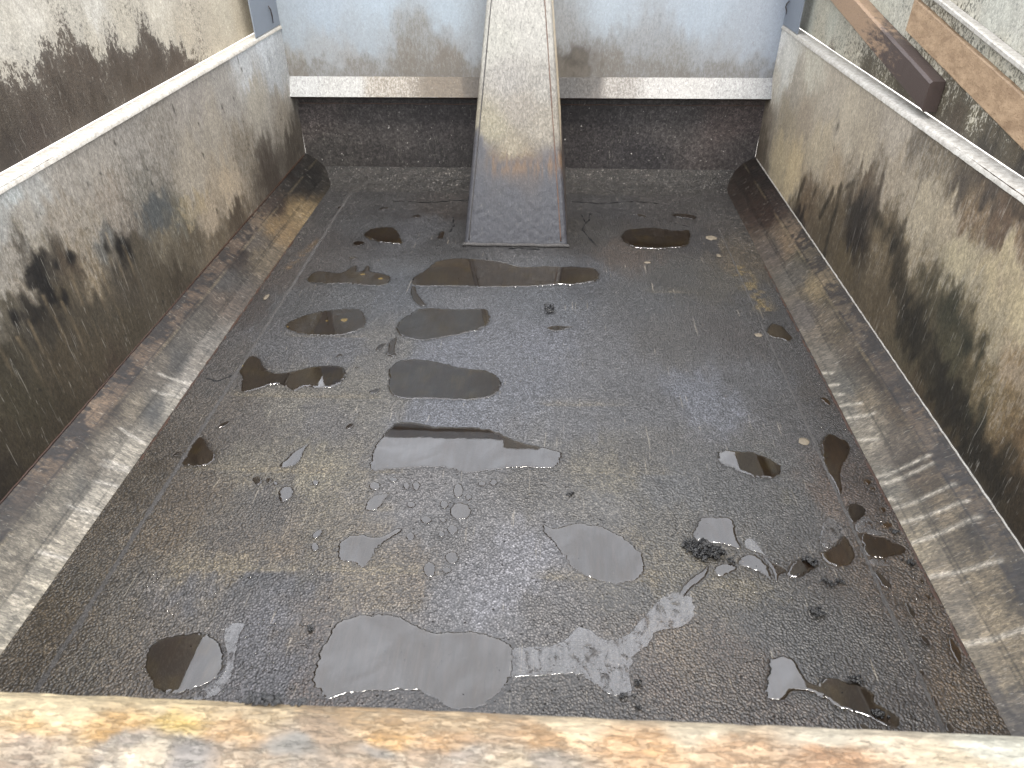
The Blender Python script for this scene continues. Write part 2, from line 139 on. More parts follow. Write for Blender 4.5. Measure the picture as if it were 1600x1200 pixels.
  ('brown puddle at the right floor edge beside the pale oval chip', 'w', '', [(0.849,2.098),(0.876,2.141),(0.906,2.142),(0.921,2.084),(0.93,2.053),(0.907,2.028),(0.887,2.047),(0.862,2.05),(0.846,2.07)]),
  ('small amber puddle at the right floor edge above the deep brown one', 'w', 'small amber puddles along the right floor edge', [(0.918,1.728),(0.939,1.722),(0.943,1.689),(0.926,1.691)]),
  ('grey film of water with black crumbs, left of the right seam', 'f', '', [(0.782,1.229),(0.801,1.244),(0.813,1.222),(0.817,1.198),(0.809,1.182),(0.79,1.159),(0.765,1.143),(0.757,1.156),(0.753,1.171),(0.766,1.192)]),
  ('pale grey film of water between the two puddles right of the right seam', 'f', '', [(0.854,1.22),(0.864,1.232),(0.886,1.253),(0.894,1.238),(0.9,1.21),(0.916,1.188),(0.887,1.187),(0.87,1.198),(0.854,1.191),(0.85,1.201)]),
  ('pale film of water below the wide brown brushed puddle', 'f', '', [(0.845,1.117),(0.882,1.118),(0.903,1.114),(0.89,1.095),(0.869,1.098),(0.851,1.097)]),
  ('light film of water around the lower left half bright puddle', 'f', '', [(-0.541,0.883),(-0.512,0.896),(-0.491,0.885),(-0.501,0.865),(-0.494,0.828),(-0.481,0.776),(-0.487,0.742),(-0.506,0.718),(-0.543,0.712),(-0.531,0.735),(-0.509,0.753),(-0.501,0.778),(-0.512,0.817),(-0.532,0.845)]),
  ('grey film of water between the arched and the crooked puddle', 'f', '', [(0.587,1.168),(0.606,1.169),(0.617,1.14),(0.625,1.113),(0.643,1.1),(0.665,1.087),(0.673,1.105),(0.7,1.125),(0.657,1.096),(0.625,1.113),(0.607,1.128),(0.59,1.13),(0.576,1.148)]),
]
PAINT = {
  'wl': "3.279,0.685,180,188,200 3.321,0.548,165,172,182 2.997,0.665,175,180,188 3.295,0.363,150,140,125 3.34,0.204,95,85,75 3.032,0.486,165,158,145 2.767,0.623,150,145,140 2.492,0.645,150,142,135 2.575,0.515,155,145,130 2.808,0.372,140,128,110 3.011,0.197,90,78,68 2.602,0.266,175,155,125 2.413,0.266,165,145,115 2.339,0.411,160,148,130 2.207,0.582,140,132,122 2.035,0.635,145,138,130 1.859,0.638,150,142,132 1.715,0.654,150,142,132 1.588,0.667,160,160,158 1.505,0.653,165,172,175 1.445,0.633,150,150,148 1.527,0.613,155,148,138 1.653,0.561,150,138,122 1.847,0.517,148,135,120 2.04,0.46,130,125,115 2.064,0.398,95,98,100 2.187,0.336,120,115,100 1.903,0.436,130,120,108 1.766,0.448,115,115,112 1.833,0.388,50,45,38 1.923,0.346,100,90,72 2.078,0.317,130,118,95 2.22,0.23,110,98,78 2.423,0.188,120,105,82 2.603,0.162,100,85,68 1.988,0.249,95,84,66 1.811,0.297,90,80,65 1.49,0.483,40,36,32 1.483,0.503,35,32,30 1.546,0.506,80,70,58 1.612,0.456,90,75,58 1.68,0.394,150,132,102 1.554,0.414,95,84,64 1.443,0.49,150,138,120 1.39,0.518,150,142,130 1.383,0.472,100,92,75 1.447,0.419,60,54,45 1.488,0.359,70,62,50 1.64,0.309,85,76,60 1.317,0.375,80,72,55 1.455,0.266,88,76,56 1.572,0.208,92,80,60 1.292,0.266,80,72,52 1.382,0.158,80,70,52 1.208,0.179,78,68,50 1.129,0.132,65,56,45 1.749,0.204,88,78,60 2.072,0.16,85,74,58 1.58,0.117,85,70,55 1.532,0.546,150,140,122 1.658,0.479,150,135,112 1.764,0.495,150,138,120",
  'wr': "3.533,0.642,185,192,205 3.3,0.559,178,184,192 3.449,0.473,175,175,175 3.451,0.333,135,125,112 3.453,0.186,110,100,88 3.162,0.515,150,145,138 2.956,0.493,150,138,122 3.157,0.387,150,140,120 3.152,0.254,170,158,130 2.938,0.245,175,160,128 2.725,0.416,165,155,135 2.981,0.628,165,165,160 2.721,0.599,155,148,138 2.534,0.541,160,152,138 2.317,0.505,160,150,132 2.516,0.347,155,138,110 2.291,0.473,110,95,78 2.729,0.217,120,102,80 2.748,0.131,60,52,48 2.458,0.276,100,88,70 2.258,0.358,60,55,52 2.196,0.425,80,72,66 2.072,0.531,150,138,120 2.257,0.2,100,88,66 2.228,0.283,55,48,44 2.469,0.199,95,84,66 2.029,0.352,120,106,82 2.166,0.648,150,142,132 1.976,0.687,120,112,102 1.923,0.62,125,115,100 1.757,0.645,90,82,76 1.625,0.678,85,76,70 1.488,0.645,85,72,62 1.549,0.618,112,92,76 1.649,0.592,132,112,88 1.454,0.601,140,118,92 1.772,0.574,155,142,118 1.879,0.513,155,144,122 1.641,0.497,160,150,120 1.488,0.54,165,152,118 1.379,0.504,165,152,118 1.835,0.404,145,132,106 1.887,0.298,105,92,70 1.722,0.366,90,84,66 1.602,0.359,70,70,56 1.484,0.34,60,62,50 1.697,0.284,85,78,60 1.921,0.217,100,88,68 1.42,0.415,150,138,108 1.312,0.419,150,128,95 1.368,0.312,130,115,82 1.533,0.271,85,82,62 1.607,0.221,100,92,70 1.37,0.236,70,68,54 1.354,0.132,60,54,42 1.296,0.294,135,115,80 1.212,0.291,120,98,66 1.227,0.206,75,66,50 1.147,0.206,70,60,46 1.571,0.124,85,72,52 1.435,0.146,85,74,54 1.226,0.13,72,64,50 1.089,0.132,70,60,46",
  'cl': "3.152,0.761,60,52,48 3.299,0.565,55,50,48 2.921,0.762,70,52,42 2.77,0.315,150,122,82 3.001,0.231,165,138,95 2.579,0.568,105,95,88 2.431,0.702,60,46,40 2.25,0.588,88,84,84 2.526,0.313,120,105,85 2.243,0.837,55,42,36 2.017,0.819,58,44,36 1.994,0.521,105,98,92 2.154,0.378,110,95,85 1.808,0.879,65,52,42 1.702,0.875,90,74,60 1.605,0.871,60,48,40 1.724,0.557,125,115,105 1.789,0.387,90,88,88 1.832,0.145,150,142,135 1.915,0.099,140,134,130 1.469,0.789,150,125,100 1.49,0.655,60,50,44 1.522,0.448,140,128,112 1.555,0.232,95,94,94 1.611,0.062,175,168,158 1.719,-0.006,160,154,150 1.32,0.726,70,60,50 1.236,0.818,100,84,66 1.151,0.797,60,50,42 1.093,0.768,70,60,50 1.211,0.49,150,140,125 1.311,0.434,130,120,108 1.384,0.27,170,162,150 1.069,0.462,155,145,130 1.219,0.428,110,108,105 1.11,0.272,165,155,140 1.186,0.162,180,172,160 0.95,0.383,150,140,125 0.999,0.244,175,166,150 0.863,0.1,185,176,160 0.92,-0.003,180,170,152 0.795,0.016,165,155,138",
  'cr': "3.215,0.76,75,55,45 2.966,0.584,70,48,38 2.655,0.3,100,90,88 2.647,0.577,140,118,95 2.492,0.755,95,88,72 2.42,0.374,105,100,98 2.265,0.645,150,132,100 2.161,0.712,85,76,60 2.083,0.46,125,112,98 1.975,0.615,100,88,70 2.167,0.237,105,98,98 1.906,0.158,125,118,112 1.904,0.596,115,102,90 1.823,0.657,75,62,50 1.759,0.225,100,98,96 1.674,0.374,135,122,105 1.687,0.695,70,58,46 1.565,0.729,95,78,58 1.661,0.049,130,126,122 1.529,0.192,150,142,132 1.45,0.4,120,108,98 1.394,0.458,75,64,54 1.29,0.563,95,80,62 1.341,0.512,110,95,80 1.343,0.094,120,116,110 1.243,0.217,130,120,105 1.21,0.536,140,125,105 1.138,0.666,60,52,44 1.121,0.839,100,85,66 1.139,0.071,150,138,118 1.057,0.184,145,132,115 1.027,0.534,145,130,108 0.977,0.74,70,60,50 0.965,0.11,140,130,118 0.914,0.383,165,148,122 0.881,0.041,150,138,120 0.824,0.276,150,135,112 0.775,0.029,110,102,98 0.744,0.129,95,88,85",
  'floor': "-0.892,3.146,60,57,58 -0.661,3.192,62,60,62 -0.355,3.162,72,62,56 -0.723,2.93,75,74,76 -0.458,2.871,85,85,90 -0.304,2.746,70,68,68 -0.856,2.791,78,72,70 -0.885,2.605,85,78,74 0.385,3.185,58,56,60 0.679,3.194,66,60,58 0.284,2.829,70,66,62 0.431,2.65,95,80,68 0.757,2.781,70,66,66 0.864,2.665,110,95,72 0.772,2.444,90,84,74 0.588,2.489,85,82,78 0.452,2.333,90,90,92 0.222,2.476,90,92,98 0.103,2.272,100,104,112 -0.438,2.3,98,102,110 -0.568,2.248,92,94,98 -0.824,2.238,88,88,90 -0.918,2.383,88,78,72 -0.925,2.188,78,68,62 -0.854,1.862,95,88,82 -0.796,1.94,100,100,104 -0.585,1.948,105,106,112 -0.417,1.954,115,112,108 -0.205,1.943,118,122,134 0.107,1.974,118,121,132 0.311,1.907,108,108,112 0.523,1.99,95,92,90 0.747,2.078,85,80,78 0.849,2.253,82,80,80 0.581,1.714,118,122,134 0.388,1.645,105,105,108 0.204,1.638,112,112,116 0.052,1.758,115,118,128 0.784,1.787,95,95,98 0.837,1.634,90,88,88 -0.161,1.593,118,122,134 -0.438,1.673,125,120,110 -0.638,1.634,130,124,112 -0.52,1.549,112,108,105 -0.701,1.542,108,100,92 -0.829,1.537,105,95,84 -0.758,1.236,108,94,76 -0.759,1.13,112,96,72 -0.646,1.383,128,120,104 -0.493,1.328,145,136,112 -0.566,1.244,100,94,88 -0.623,1.096,100,92,84 -0.674,1.037,125,112,92 -0.679,1.013,150,136,108 -0.595,1.022,150,134,104 -0.498,1.082,125,110,88 -0.41,1.145,130,120,102 -0.29,1.018,135,122,100 -0.176,1.023,125,112,95 -0.115,1.22,122,120,120 -0.207,1.304,125,122,122 0.116,1.318,112,108,102 0.28,1.36,125,118,102 0.372,1.476,105,102,98 0.438,1.332,108,108,108 0.272,1.236,118,114,108 0.416,1.161,110,106,98 0.077,1.07,150,150,158 -0.003,0.979,140,140,148 -0.085,0.976,125,124,128 0.122,0.952,118,114,112 0.335,1.081,130,118,95 0.327,0.994,105,102,98 0.404,1.066,118,112,98 0.59,1.293,98,98,98 0.735,1.256,92,90,88 0.69,1.389,98,97,96 0.535,1.02,110,102,88 0.592,0.973,88,86,84 0.638,0.898,82,80,78 0.767,0.904,80,76,72 0.495,0.82,102,90,80 0.379,0.872,120,105,88 0.345,0.8,105,92,82 0.536,0.732,100,88,80 0.244,0.743,95,88,82 0.124,0.764,98,92,86 -0.056,0.742,95,88,84 -0.435,0.977,98,98,104 -0.517,1.008,88,90,98 -0.638,0.951,105,104,108 -0.707,0.948,125,120,118 -0.785,0.961,100,92,80 -0.764,0.865,105,92,72 -0.685,0.9,115,105,92 -0.776,0.763,95,84,66 -0.656,0.754,112,98,80 -0.897,1.065,95,82,62 -0.888,0.891,95,80,55 -0.889,0.8,90,76,55 -0.902,0.991,88,76,56 -0.436,0.849,110,110,118 -0.383,0.767,100,100,108 -0.379,0.882,112,100,88 -0.333,0.769,108,92,82 -0.891,1.275,90,78,60 -0.849,1.452,95,84,70 0.937,1.729,85,78,72 0.857,1.305,110,92,78 0.919,1.352,85,70,58 0.877,1.105,95,78,60 0.92,1.071,110,92,72 0.921,0.972,105,84,60 0.857,0.908,82,74,66 0.903,0.839,110,88,60 0.909,0.774,105,85,58 0.827,0.77,80,72,66",
  'head': "-0.92,0.751,185,198,212 -0.631,0.776,188,202,216 -0.35,0.751,188,202,216 0.35,0.75,190,202,215 0.763,0.75,188,200,214 1.05,0.675,185,195,210 -0.951,0.567,180,184,188 -0.777,0.54,172,172,172 -0.499,0.674,155,155,153 -0.537,0.568,150,145,138 -0.361,0.568,148,142,135 -0.241,0.648,175,182,190 -0.704,0.647,182,192,202 -1.055,0.647,180,190,200 -1.075,0.539,165,160,152 0.159,0.648,165,168,172 0.191,0.556,110,104,98 0.362,0.57,150,148,146 0.503,0.596,165,168,172 0.651,0.544,160,160,160 0.935,0.544,172,175,180 1,0.649,182,190,202 -0.577,1.256,190,202,216 0.44,1.248,190,202,216",
  'ledge': "-1.085,0.454,212,216,220 -0.844,0.455,210,212,212 -0.664,0.456,195,185,170 -0.366,0.448,155,140,120 -0.232,0.449,110,100,88 0.194,0.451,70,65,65 0.296,0.454,90,84,80 0.383,0.465,190,185,180 0.658,0.466,215,215,215 1.03,0.468,205,208,212",
  'low': "-1.07,0.299,72,64,60 -0.693,0.301,58,54,52 -0.382,0.303,50,46,46 -0.973,0.113,50,47,44 -0.395,0.086,42,40,40 -0.725,0.018,42,39,38 0.231,0.306,48,44,44 0.241,0.092,45,42,43 0.684,0.309,62,58,56 0.983,0.311,72,60,56 1.015,0.13,58,52,50 0.555,0.094,42,40,42",
  'col': "-0.02,0.819,225,222,212 -0.093,0.736,222,220,208 0.054,0.736,225,222,212 -0.042,0.608,205,200,192 0.082,0.608,205,200,190 -0.016,0.498,200,190,175 -0.117,0.431,205,195,165 0.086,0.432,200,190,172 -0.04,0.341,205,192,165 -0.142,0.317,150,135,115 -0.173,0.34,120,118,122 -0.181,0.224,95,98,110 -0.039,0.29,170,140,100 0.013,0.26,150,120,85 -0.116,0.248,120,112,108 0.115,0.296,120,115,118 0.143,0.203,100,104,115 -0.038,0.178,100,102,112 -0.168,0.081,92,96,110 -0.037,0.083,90,93,104 0.12,0.084,96,100,114 -0.036,0.022,95,96,108",
  'bl': "1.867,0.965,225,225,222 1.777,0.979,205,205,200 2.148,0.935,222,224,224 2.519,0.896,228,226,218 3.021,0.821,222,216,200 3.129,0.663,205,192,168 3.184,0.749,222,212,190 2.816,0.701,205,190,165 2.527,0.838,215,210,198 2.293,0.878,205,200,185 2.118,0.891,185,178,160 1.957,0.889,160,150,135 1.841,0.926,200,202,200 1.744,0.931,205,206,205 1.74,0.89,165,155,140 1.83,0.87,120,108,95 2.002,0.865,115,100,85 2.199,0.851,110,98,88 2.411,0.802,110,98,85 2.563,0.742,115,100,85 2.725,0.741,190,175,150 2.738,0.674,175,160,135 2.22,0.768,100,86,70 1.893,0.794,92,80,68 1.742,0.817,100,88,76 2.011,0.73,90,78,65 2.307,0.71,98,82,66 1.743,0.74,92,80,72 1.632,0.729,80,70,62 1.641,0.814,95,85,72 2.049,0.935,195,195,190 2.079,0.833,105,90,76 2.305,0.804,105,90,76 2.519,0.751,105,90,76 2.641,0.699,110,95,80 1.87,0.846,105,92,78 1.961,0.85,110,96,82 2.179,0.821,102,88,74 2.415,0.773,102,88,74 2.295,0.881,205,200,186 2.649,0.793,212,200,178 2.904,0.74,215,205,185",
  'br': "3.341,0.749,200,205,205 3.133,0.713,190,180,155 2.945,0.681,150,130,100 3.023,0.777,195,198,190 2.745,0.7,185,170,140 2.911,0.731,185,185,170 2.593,0.672,130,115,88 2.446,0.706,160,145,110 2.332,0.696,120,105,85 2.165,0.667,115,98,78 1.952,0.661,80,68,60 1.775,0.702,85,74,65 1.631,0.706,80,68,60 1.944,0.745,110,92,75 1.773,0.777,140,125,100 1.675,0.763,135,118,92 2.481,0.883,190,190,185 2.602,0.901,200,200,192 2.317,0.858,180,170,150 2.206,0.829,185,165,125 2.006,0.824,160,145,115 1.871,0.825,190,175,135 1.967,0.863,170,172,160 1.752,0.826,185,180,160 2.435,0.55,110,95,75 1.83,0.997,190,192,195 1.923,0.97,195,198,200",
  'rim': "-0.383,0.34,235,215,175 -0.322,0.34,240,220,180 -0.233,0.344,238,215,170 -0.143,0.342,225,200,160 -0.054,0.34,200,170,130 0.033,0.338,215,185,145 0.147,0.343,240,220,190 0.26,0.343,235,222,200 0.37,0.339,235,228,215 0.503,0.334,228,232,228 -0.339,0.318,236,196,132 -0.263,0.319,235,185,100 -0.211,0.32,240,205,100 -0.163,0.317,228,184,126 -0.079,0.321,195,170,145 -0.016,0.321,235,185,110 0.035,0.318,220,176,124 0.119,0.325,230,184,130 0.202,0.323,232,184,130 0.284,0.324,225,185,145 0.364,0.32,220,170,125 0.472,0.325,232,215,190 -0.332,0.307,200,180,165 -0.244,0.305,185,178,175 -0.187,0.305,165,165,172 -0.103,0.309,155,158,162 -0.019,0.31,168,165,165 0.047,0.31,190,180,175 0.119,0.308,178,170,165 -0.322,0.29,245,235,215 -0.237,0.292,240,225,205 -0.127,0.294,215,190,165 -0.017,0.299,205,180,155 0.092,0.303,210,190,165",
}
CLUMPS = [
  ('largest black asphalt clump, a heap of shiny crumbs on the right half of the floor', [(0.4459,1.139,1),(0.4576,1.1443,1.1),(0.4671,1.1351,1.3),(0.4825,1.1406,1.3),(0.4956,1.1316,1.2),(0.5093,1.1275,1.2),(0.5181,1.1161,1.1),(0.4992,1.1106,1.3),(0.4823,1.1168,1.4),(0.4649,1.1208,1.3),(0.4547,1.1251,1),(0.4796,1.1004,1.1),(0.4699,1.107,1.1),(0.5087,1.104,1)]),
  ('asphalt clump in the dark pool beside the right seam', [(0.7134,1.113,1.2),(0.7215,1.1041,1.3),(0.7131,1.0992,1),(0.7229,1.0906,1),(0.7049,1.108,0.9)]),
  ('twin asphalt crumbs below the dark pool, left of a lone one', [(0.7332,1.0491,1),(0.7389,1.045,0.9),(0.7431,1.0366,1)]),
  ('lone asphalt crumb just right of the twin crumbs', [(0.7638,1.0482,1.1),(0.7672,1.0462,0.8)]),
  ('flat asphalt clump alone low on the right half of the floor', [(0.6833,0.9641,1.1),(0.6911,0.9684,1.2),(0.696,0.9626,1.3),(0.7021,0.9609,1),(0.6901,0.9592,1)]),
  ('asphalt crumb on the far edge of the long lower right puddle', [(0.7185,0.813,1.2),(0.7257,0.8167,1),(0.725,0.81,0.9)]),
  ('wet asphalt clump inside the brown end of the long lower right puddle', [(0.7413,0.7468,1.3),(0.744,0.7423,1.1),(0.7369,0.7426,1)]),
  ('asphalt crumb at the right floor edge below the golden amber drop', [(0.9366,1.1994,1),(0.9395,1.1956,1)]),
  ('asphalt crumb at the right floor edge right of the wide brown puddle', [(0.9325,1.1061,1),(0.9388,1.1046,1),(0.9373,1.11,0.8)]),
  ('small dark clump right of the grey puddle in the middle', [(0.1103,2.2249,1.2),(0.1189,2.2082,1.4),(0.1316,2.2172,1.2),(0.1233,2.1915,1.3),(0.1359,2.192,1),(0.1272,2.2341,1),(0.115,2.1829,1)]),
  ('small asphalt crumb left of the nearest large puddle', [(-0.3584,0.8784,1.1),(-0.3552,0.8767,0.8)]),
  ('asphalt crumbs near the tailgate, right below the milky sheet', [(0.3057,0.7891,1),(0.3069,0.7852,0.8),(0.2761,0.76,1),(0.2738,0.7567,0.9),(0.2957,0.7609,0.8),(0.2966,0.7378,0.7),(0.301,0.7374,0.7)]),
  ('asphalt crumb alone above the oval grey puddle', [(0.1797,1.2909,0.9),(0.1836,1.2947,0.8)]),
  ('brown asphalt crumb touching the pale little puddle', [(0.54,1.0962,1),(0.5425,1.0908,0.7)]),
]
CHIPS = [
  ('small pale oval chip beside the right weld seam', 0.818, 2.0661, 0.0127, 0.0129),
  ('torn yellowish flake on the right weld seam', 0.8171, 1.5212, 0.0138, 0.015),
  ('pair of cream flakes near the left floor edge', -0.9117, 2.2591, 0.0077, 0.0241),
  ('pinkish white chip right of the farthest right puddle', 0.7936, 2.8339, 0.0225, 0.0216),
  ('cream chip below the pinkish white chip', 0.795, 2.6625, 0.0095, 0.0153),
  ('slim white splinter below the farthest right puddle', 0.5052, 2.5935, 0.0141, 0.0085),
]
SPOTS = [(-0.6004, 2.4597, 0.0093, 0.0067), (-0.5237, 2.4252, 0.0093, 0.0087), (-0.5868, 2.1147, 0.0117, 0.0107), (-0.6476, 2.1064, 0.005, 0.004), (-0.7699, 2.06, 0.003, 0.004), (-0.8424, 1.8218, 0.004, 0.01)]
DRIPS = [(1.741, -0.251, 1.724, 0.142), (1.684, -0.219, 1.661, 0.3), (1.626, -0.116, 1.6, 0.378), (1.536, -0.177, 1.509, 0.246), (1.387, -0.083, 1.379, 0.679), (1.36, -0.092, 1.351, 0.658), (1.275, -0.087, 1.269, 0.752), (1.23, -0.096, 1.214, 0.776), (1.166, -0.107, 1.163, 0.799), (1.071, -0.078, 1.044, 0.715), (0.901, -0.042, 0.892, 0.579), (1.784, -0.104, 1.772, 0.143), (1.852, -0.156, 1.832, 0.141), (1.309, -0.104, 1.299, 0.089)]
DRIPS_L = [(1.719, -0.006, 1.689, 0.468), (1.434, 0.099, 1.441, 0.425), (1.337, 0.052, 1.328, 0.346), (1.327, -0.021, 1.311, 0.344), (1.271, 0.01, 1.259, 0.287), (1.177, -0.034, 1.163, 0.348), (1.036, -0.109, 1.027, 0.33), (1.646, 0.04, 1.62, 0.399), (1.68, -0.01, 1.669, 0.291)]
GAIN = {"wl": [0.543, 0.527, 0.485], "wr": [0.621, 0.574, 0.481], "cl": [0.211, 0.209, 0.194], "cr": [0.274, 0.26, 0.218], "floor": [0.208, 0.205, 0.202], "head": [0.405, 0.408, 0.397], "ledge": [0.226, 0.219, 0.207], "low": [0.655, 0.644, 0.641], "col": [0.212, 0.212, 0.211], "bl": [0.377, 0.35, 0.305], "br": [0.372, 0.386, 0.332], "rim": [0.225, 0.212, 0.18]}

# ------------------------------------------------------------------ noise and colour helpers
_rng = np.random.RandomState(7); _TAB = _rng.rand(512, 512)
def vnoise(x, y, s, seed=0):
    x = np.asarray(x)*s+seed*17.3; y = np.asarray(y)*s+seed*9.7
    xi = np.floor(x).astype(int); yi = np.floor(y).astype(int); fx = x-xi; fy = y-yi
    fx = fx*fx*(3-2*fx); fy = fy*fy*(3-2*fy)
    g = lambda a, b: _TAB[a % 512, b % 512]
    return (g(xi, yi)*(1-fx)+g(xi+1, yi)*fx)*(1-fy)+(g(xi, yi+1)*(1-fx)+g(xi+1, yi+1)*fx)*fy
def fbm(x, y, s, o=4, seed=0):
    t = 0; a = 1; n = 0
    for k in range(o):
        t = t+a*vnoise(x, y, s*2**k, seed+k*3); n += a; a *= .5
    return t/n
def lin(c):
    c = np.asarray(c, float)/255.0
    return np.where(c <= .04045, c/12.92, ((c+.055)/1.055)**2.4)
def sstep(a, b, x):
    t = np.clip((x-a)/(b-a), 0, 1); return t*t*(3-2*t)
def paint(name, a, b, gain=None, eps=.03, warp=.02, ws=9, asp=1.0, rag=.0, sat=1.0, lift=1.0, gam=1.0):
    """colour of each vertex from the stains, and on the floor the sky sheen, noted on that sheet (metres on the sheet, 8 bit colour)"""
    P = np.array([[float(v) for v in t.split(',')] for t in PAINT[name].split()])
    a2 = a+(fbm(a, b, ws, 3, 1)-.5)*2*warp+(fbm(a, b*.4, 42, 4, 31)-.5)*rag; b2 = b+(fbm(a, b, ws, 3, 5)-.5)*2*warp+(fbm(a, b*.4, 42, 4, 35)-.5)*rag*1.4
    num = np.zeros((len(a), 3)); den = np.zeros(len(a))
    L = lin(P[:, 2:5]); L = (L.mean(1)[:, None]*(1-sat)+L*sat)*lift
    if gam != 1: m_ = L.mean(1); md = np.median(m_); L = L*((m_/md)**(gam-1))[:, None]
    for k in range(len(P)):
        w = 1/(((a2-P[k, 0])**2+((b2-P[k, 1])*asp)**2)+eps*eps)**2
        num += w[:, None]*L[k]; den += w
    return num/den[:, None]*np.array(GAIN[name])[None, :]
def seg_dist(a, b, p, q):
    ax, ay, bx, by = p[0], p[1], q[0], q[1]
    dx, dy = bx-ax, by-ay; l = dx*dx+dy*dy+1e-12
    t = np.clip(((a-ax)*dx+(b-ay)*dy)/l, 0, 1)
    return np.hypot(a-(ax+t*dx), b-(ay+t*dy)), t
def mixc(col, c, w):
    return col*(1-w[:, None])+np.asarray(c)[None, :]*w[:, None]

# ------------------------------------------------------------------ object helpers
def link(name, me, mat=None, parent=None, smooth=True):
    o = bpy.data.objects.new(name, me); COLL.objects.link(o)
    if mat is not None and not me.materials: me.materials.append(mat)
    if parent is not None: o.parent = parent
    if smooth: me.polygons.foreach_set('use_smooth', [True]*len(me.polygons))
    return o
def mesh(name, v, f):
    me = bpy.data.meshes.new(name); me.from_pydata([tuple(p) for p in v], [], f); me.update(); return me
def grid_mesh(name, P, nu, nv, col=None, extra=None, flip=False, thick=None):
    """P: (nu*nv,3) array, index i*nv+j; thick: offset vector for a closed back"""
    n = nu*nv
    i, j = np.meshgrid(np.arange(nu-1), np.arange(nv-1), indexing='ij')
    a = (i*nv+j).ravel(); q = np.stack([a, a+nv, a+nv+1, a+1], 1)
    if flip: q = q[:, ::-1]
    V = P; faces = q
    if thick is not None:
        ring = np.concatenate([np.arange(nu)*nv, (nu-1)*nv+np.arange(1, nv), (np.arange(nu-2, -1, -1))*nv+nv-1, np.arange(nv-2, 0, -1)])
        back = P[ring]+np.asarray(thick)[None, :]
        V = np.concatenate([P, P[ring], back]); m = len(ring); r0 = n+np.arange(m); r1 = np.roll(r0, -1)
        s = np.stack([r0, r0+m, r1+m, r1], 1)
        if flip: s = s[:, ::-1]
        faces = np.concatenate([q, s])
    me = bpy.data.meshes.new(name)
    me.vertices.add(len(V)); me.vertices.foreach_set('co', V.astype(np.float32).ravel())
    nf = len(faces); loops = faces.ravel(); starts = np.arange(nf)*4; tot = np.full(nf, 4)
    cap = None
    if thick is not None:
        cap = np.arange(m)+n+m
        if not flip: cap = cap[::-1]
        loops = np.concatenate([loops, cap]); starts = np.append(starts, nf*4); tot = np.append(tot, m); nf += 1
    me.loops.add(len(loops)); me.loops.foreach_set('vertex_index', loops.astype(np.int32))
    me.polygons.add(nf); me.polygons.foreach_set('loop_start', starts.astype(np.int32))
    me.update(calc_edges=True); me.validate()
    if col is not None:
        c = np.ones((len(V), 4), np.float32); c[:n, :3] = col
        if thick is not None: c[n:n+m, :3] = col[ring]; c[n+m:, :3] = col[ring]
        at = me.color_attributes.new('Col', 'FLOAT_COLOR', 'POINT'); at.data.foreach_set('color', c.ravel())
    if extra is not None:
        for k, arr in extra.items():
            e = np.zeros(len(V), np.float32); e[:n] = arr
            at = me.attributes.new(k, 'FLOAT', 'POINT'); at.data.foreach_set('value', e)
    return me
def empty(name, loc, label, cat, group=None):
    o = bpy.data.objects.new(name, None); COLL.objects.link(o); o.location = loc; o.empty_display_size = .1
    tag(o, label, cat, group); return o
def tag(o, label=None, cat=None, group=None, kind=None):
    if label: o['label'] = label
    if cat: o['category'] = cat
    if group: o['group'] = group
    if kind: o['kind'] = kind
    return o
def box_v(x0, x1, y0, y1, z0, z1):
    v = [(x, y, z) for x in (x0, x1) for y in (y0, y1) for z in (z0, z1)]
    f = [(0, 1, 3, 2), (4, 6, 7, 5), (0, 4, 5, 1), (2, 3, 7, 6), (0, 2, 6, 4), (1, 5, 7, 3)]
    return v, f
def tube(name, pts, r, seg=6):
    v = []; f = []
    for k, p in enumerate(pts):
        p = Vector(p); a = Vector(pts[max(k-1, 0)]); b = Vector(pts[min(k+1, len(pts)-1)])
        t = (b-a).normalized(); n = t.cross(Vector((0.3, 0.2, 1))).normalized(); m = t.cross(n)
        rr = r[k] if hasattr(r, '__len__') else r
        for s in range(seg):
            an = 2*math.pi*s/seg; v.append(p+n*math.cos(an)*rr+m*math.sin(an)*rr)
        if k:
            for s in range(seg):
                s2 = (s+1) % seg; f.append(((k-1)*seg+s, (k-1)*seg+s2, k*seg+s2, k*seg+s))
    f.append(tuple(range(seg))[::-1]); f.append(tuple(len(pts)*seg-seg+s for s in range(seg)))
    return mesh(name, v, f)

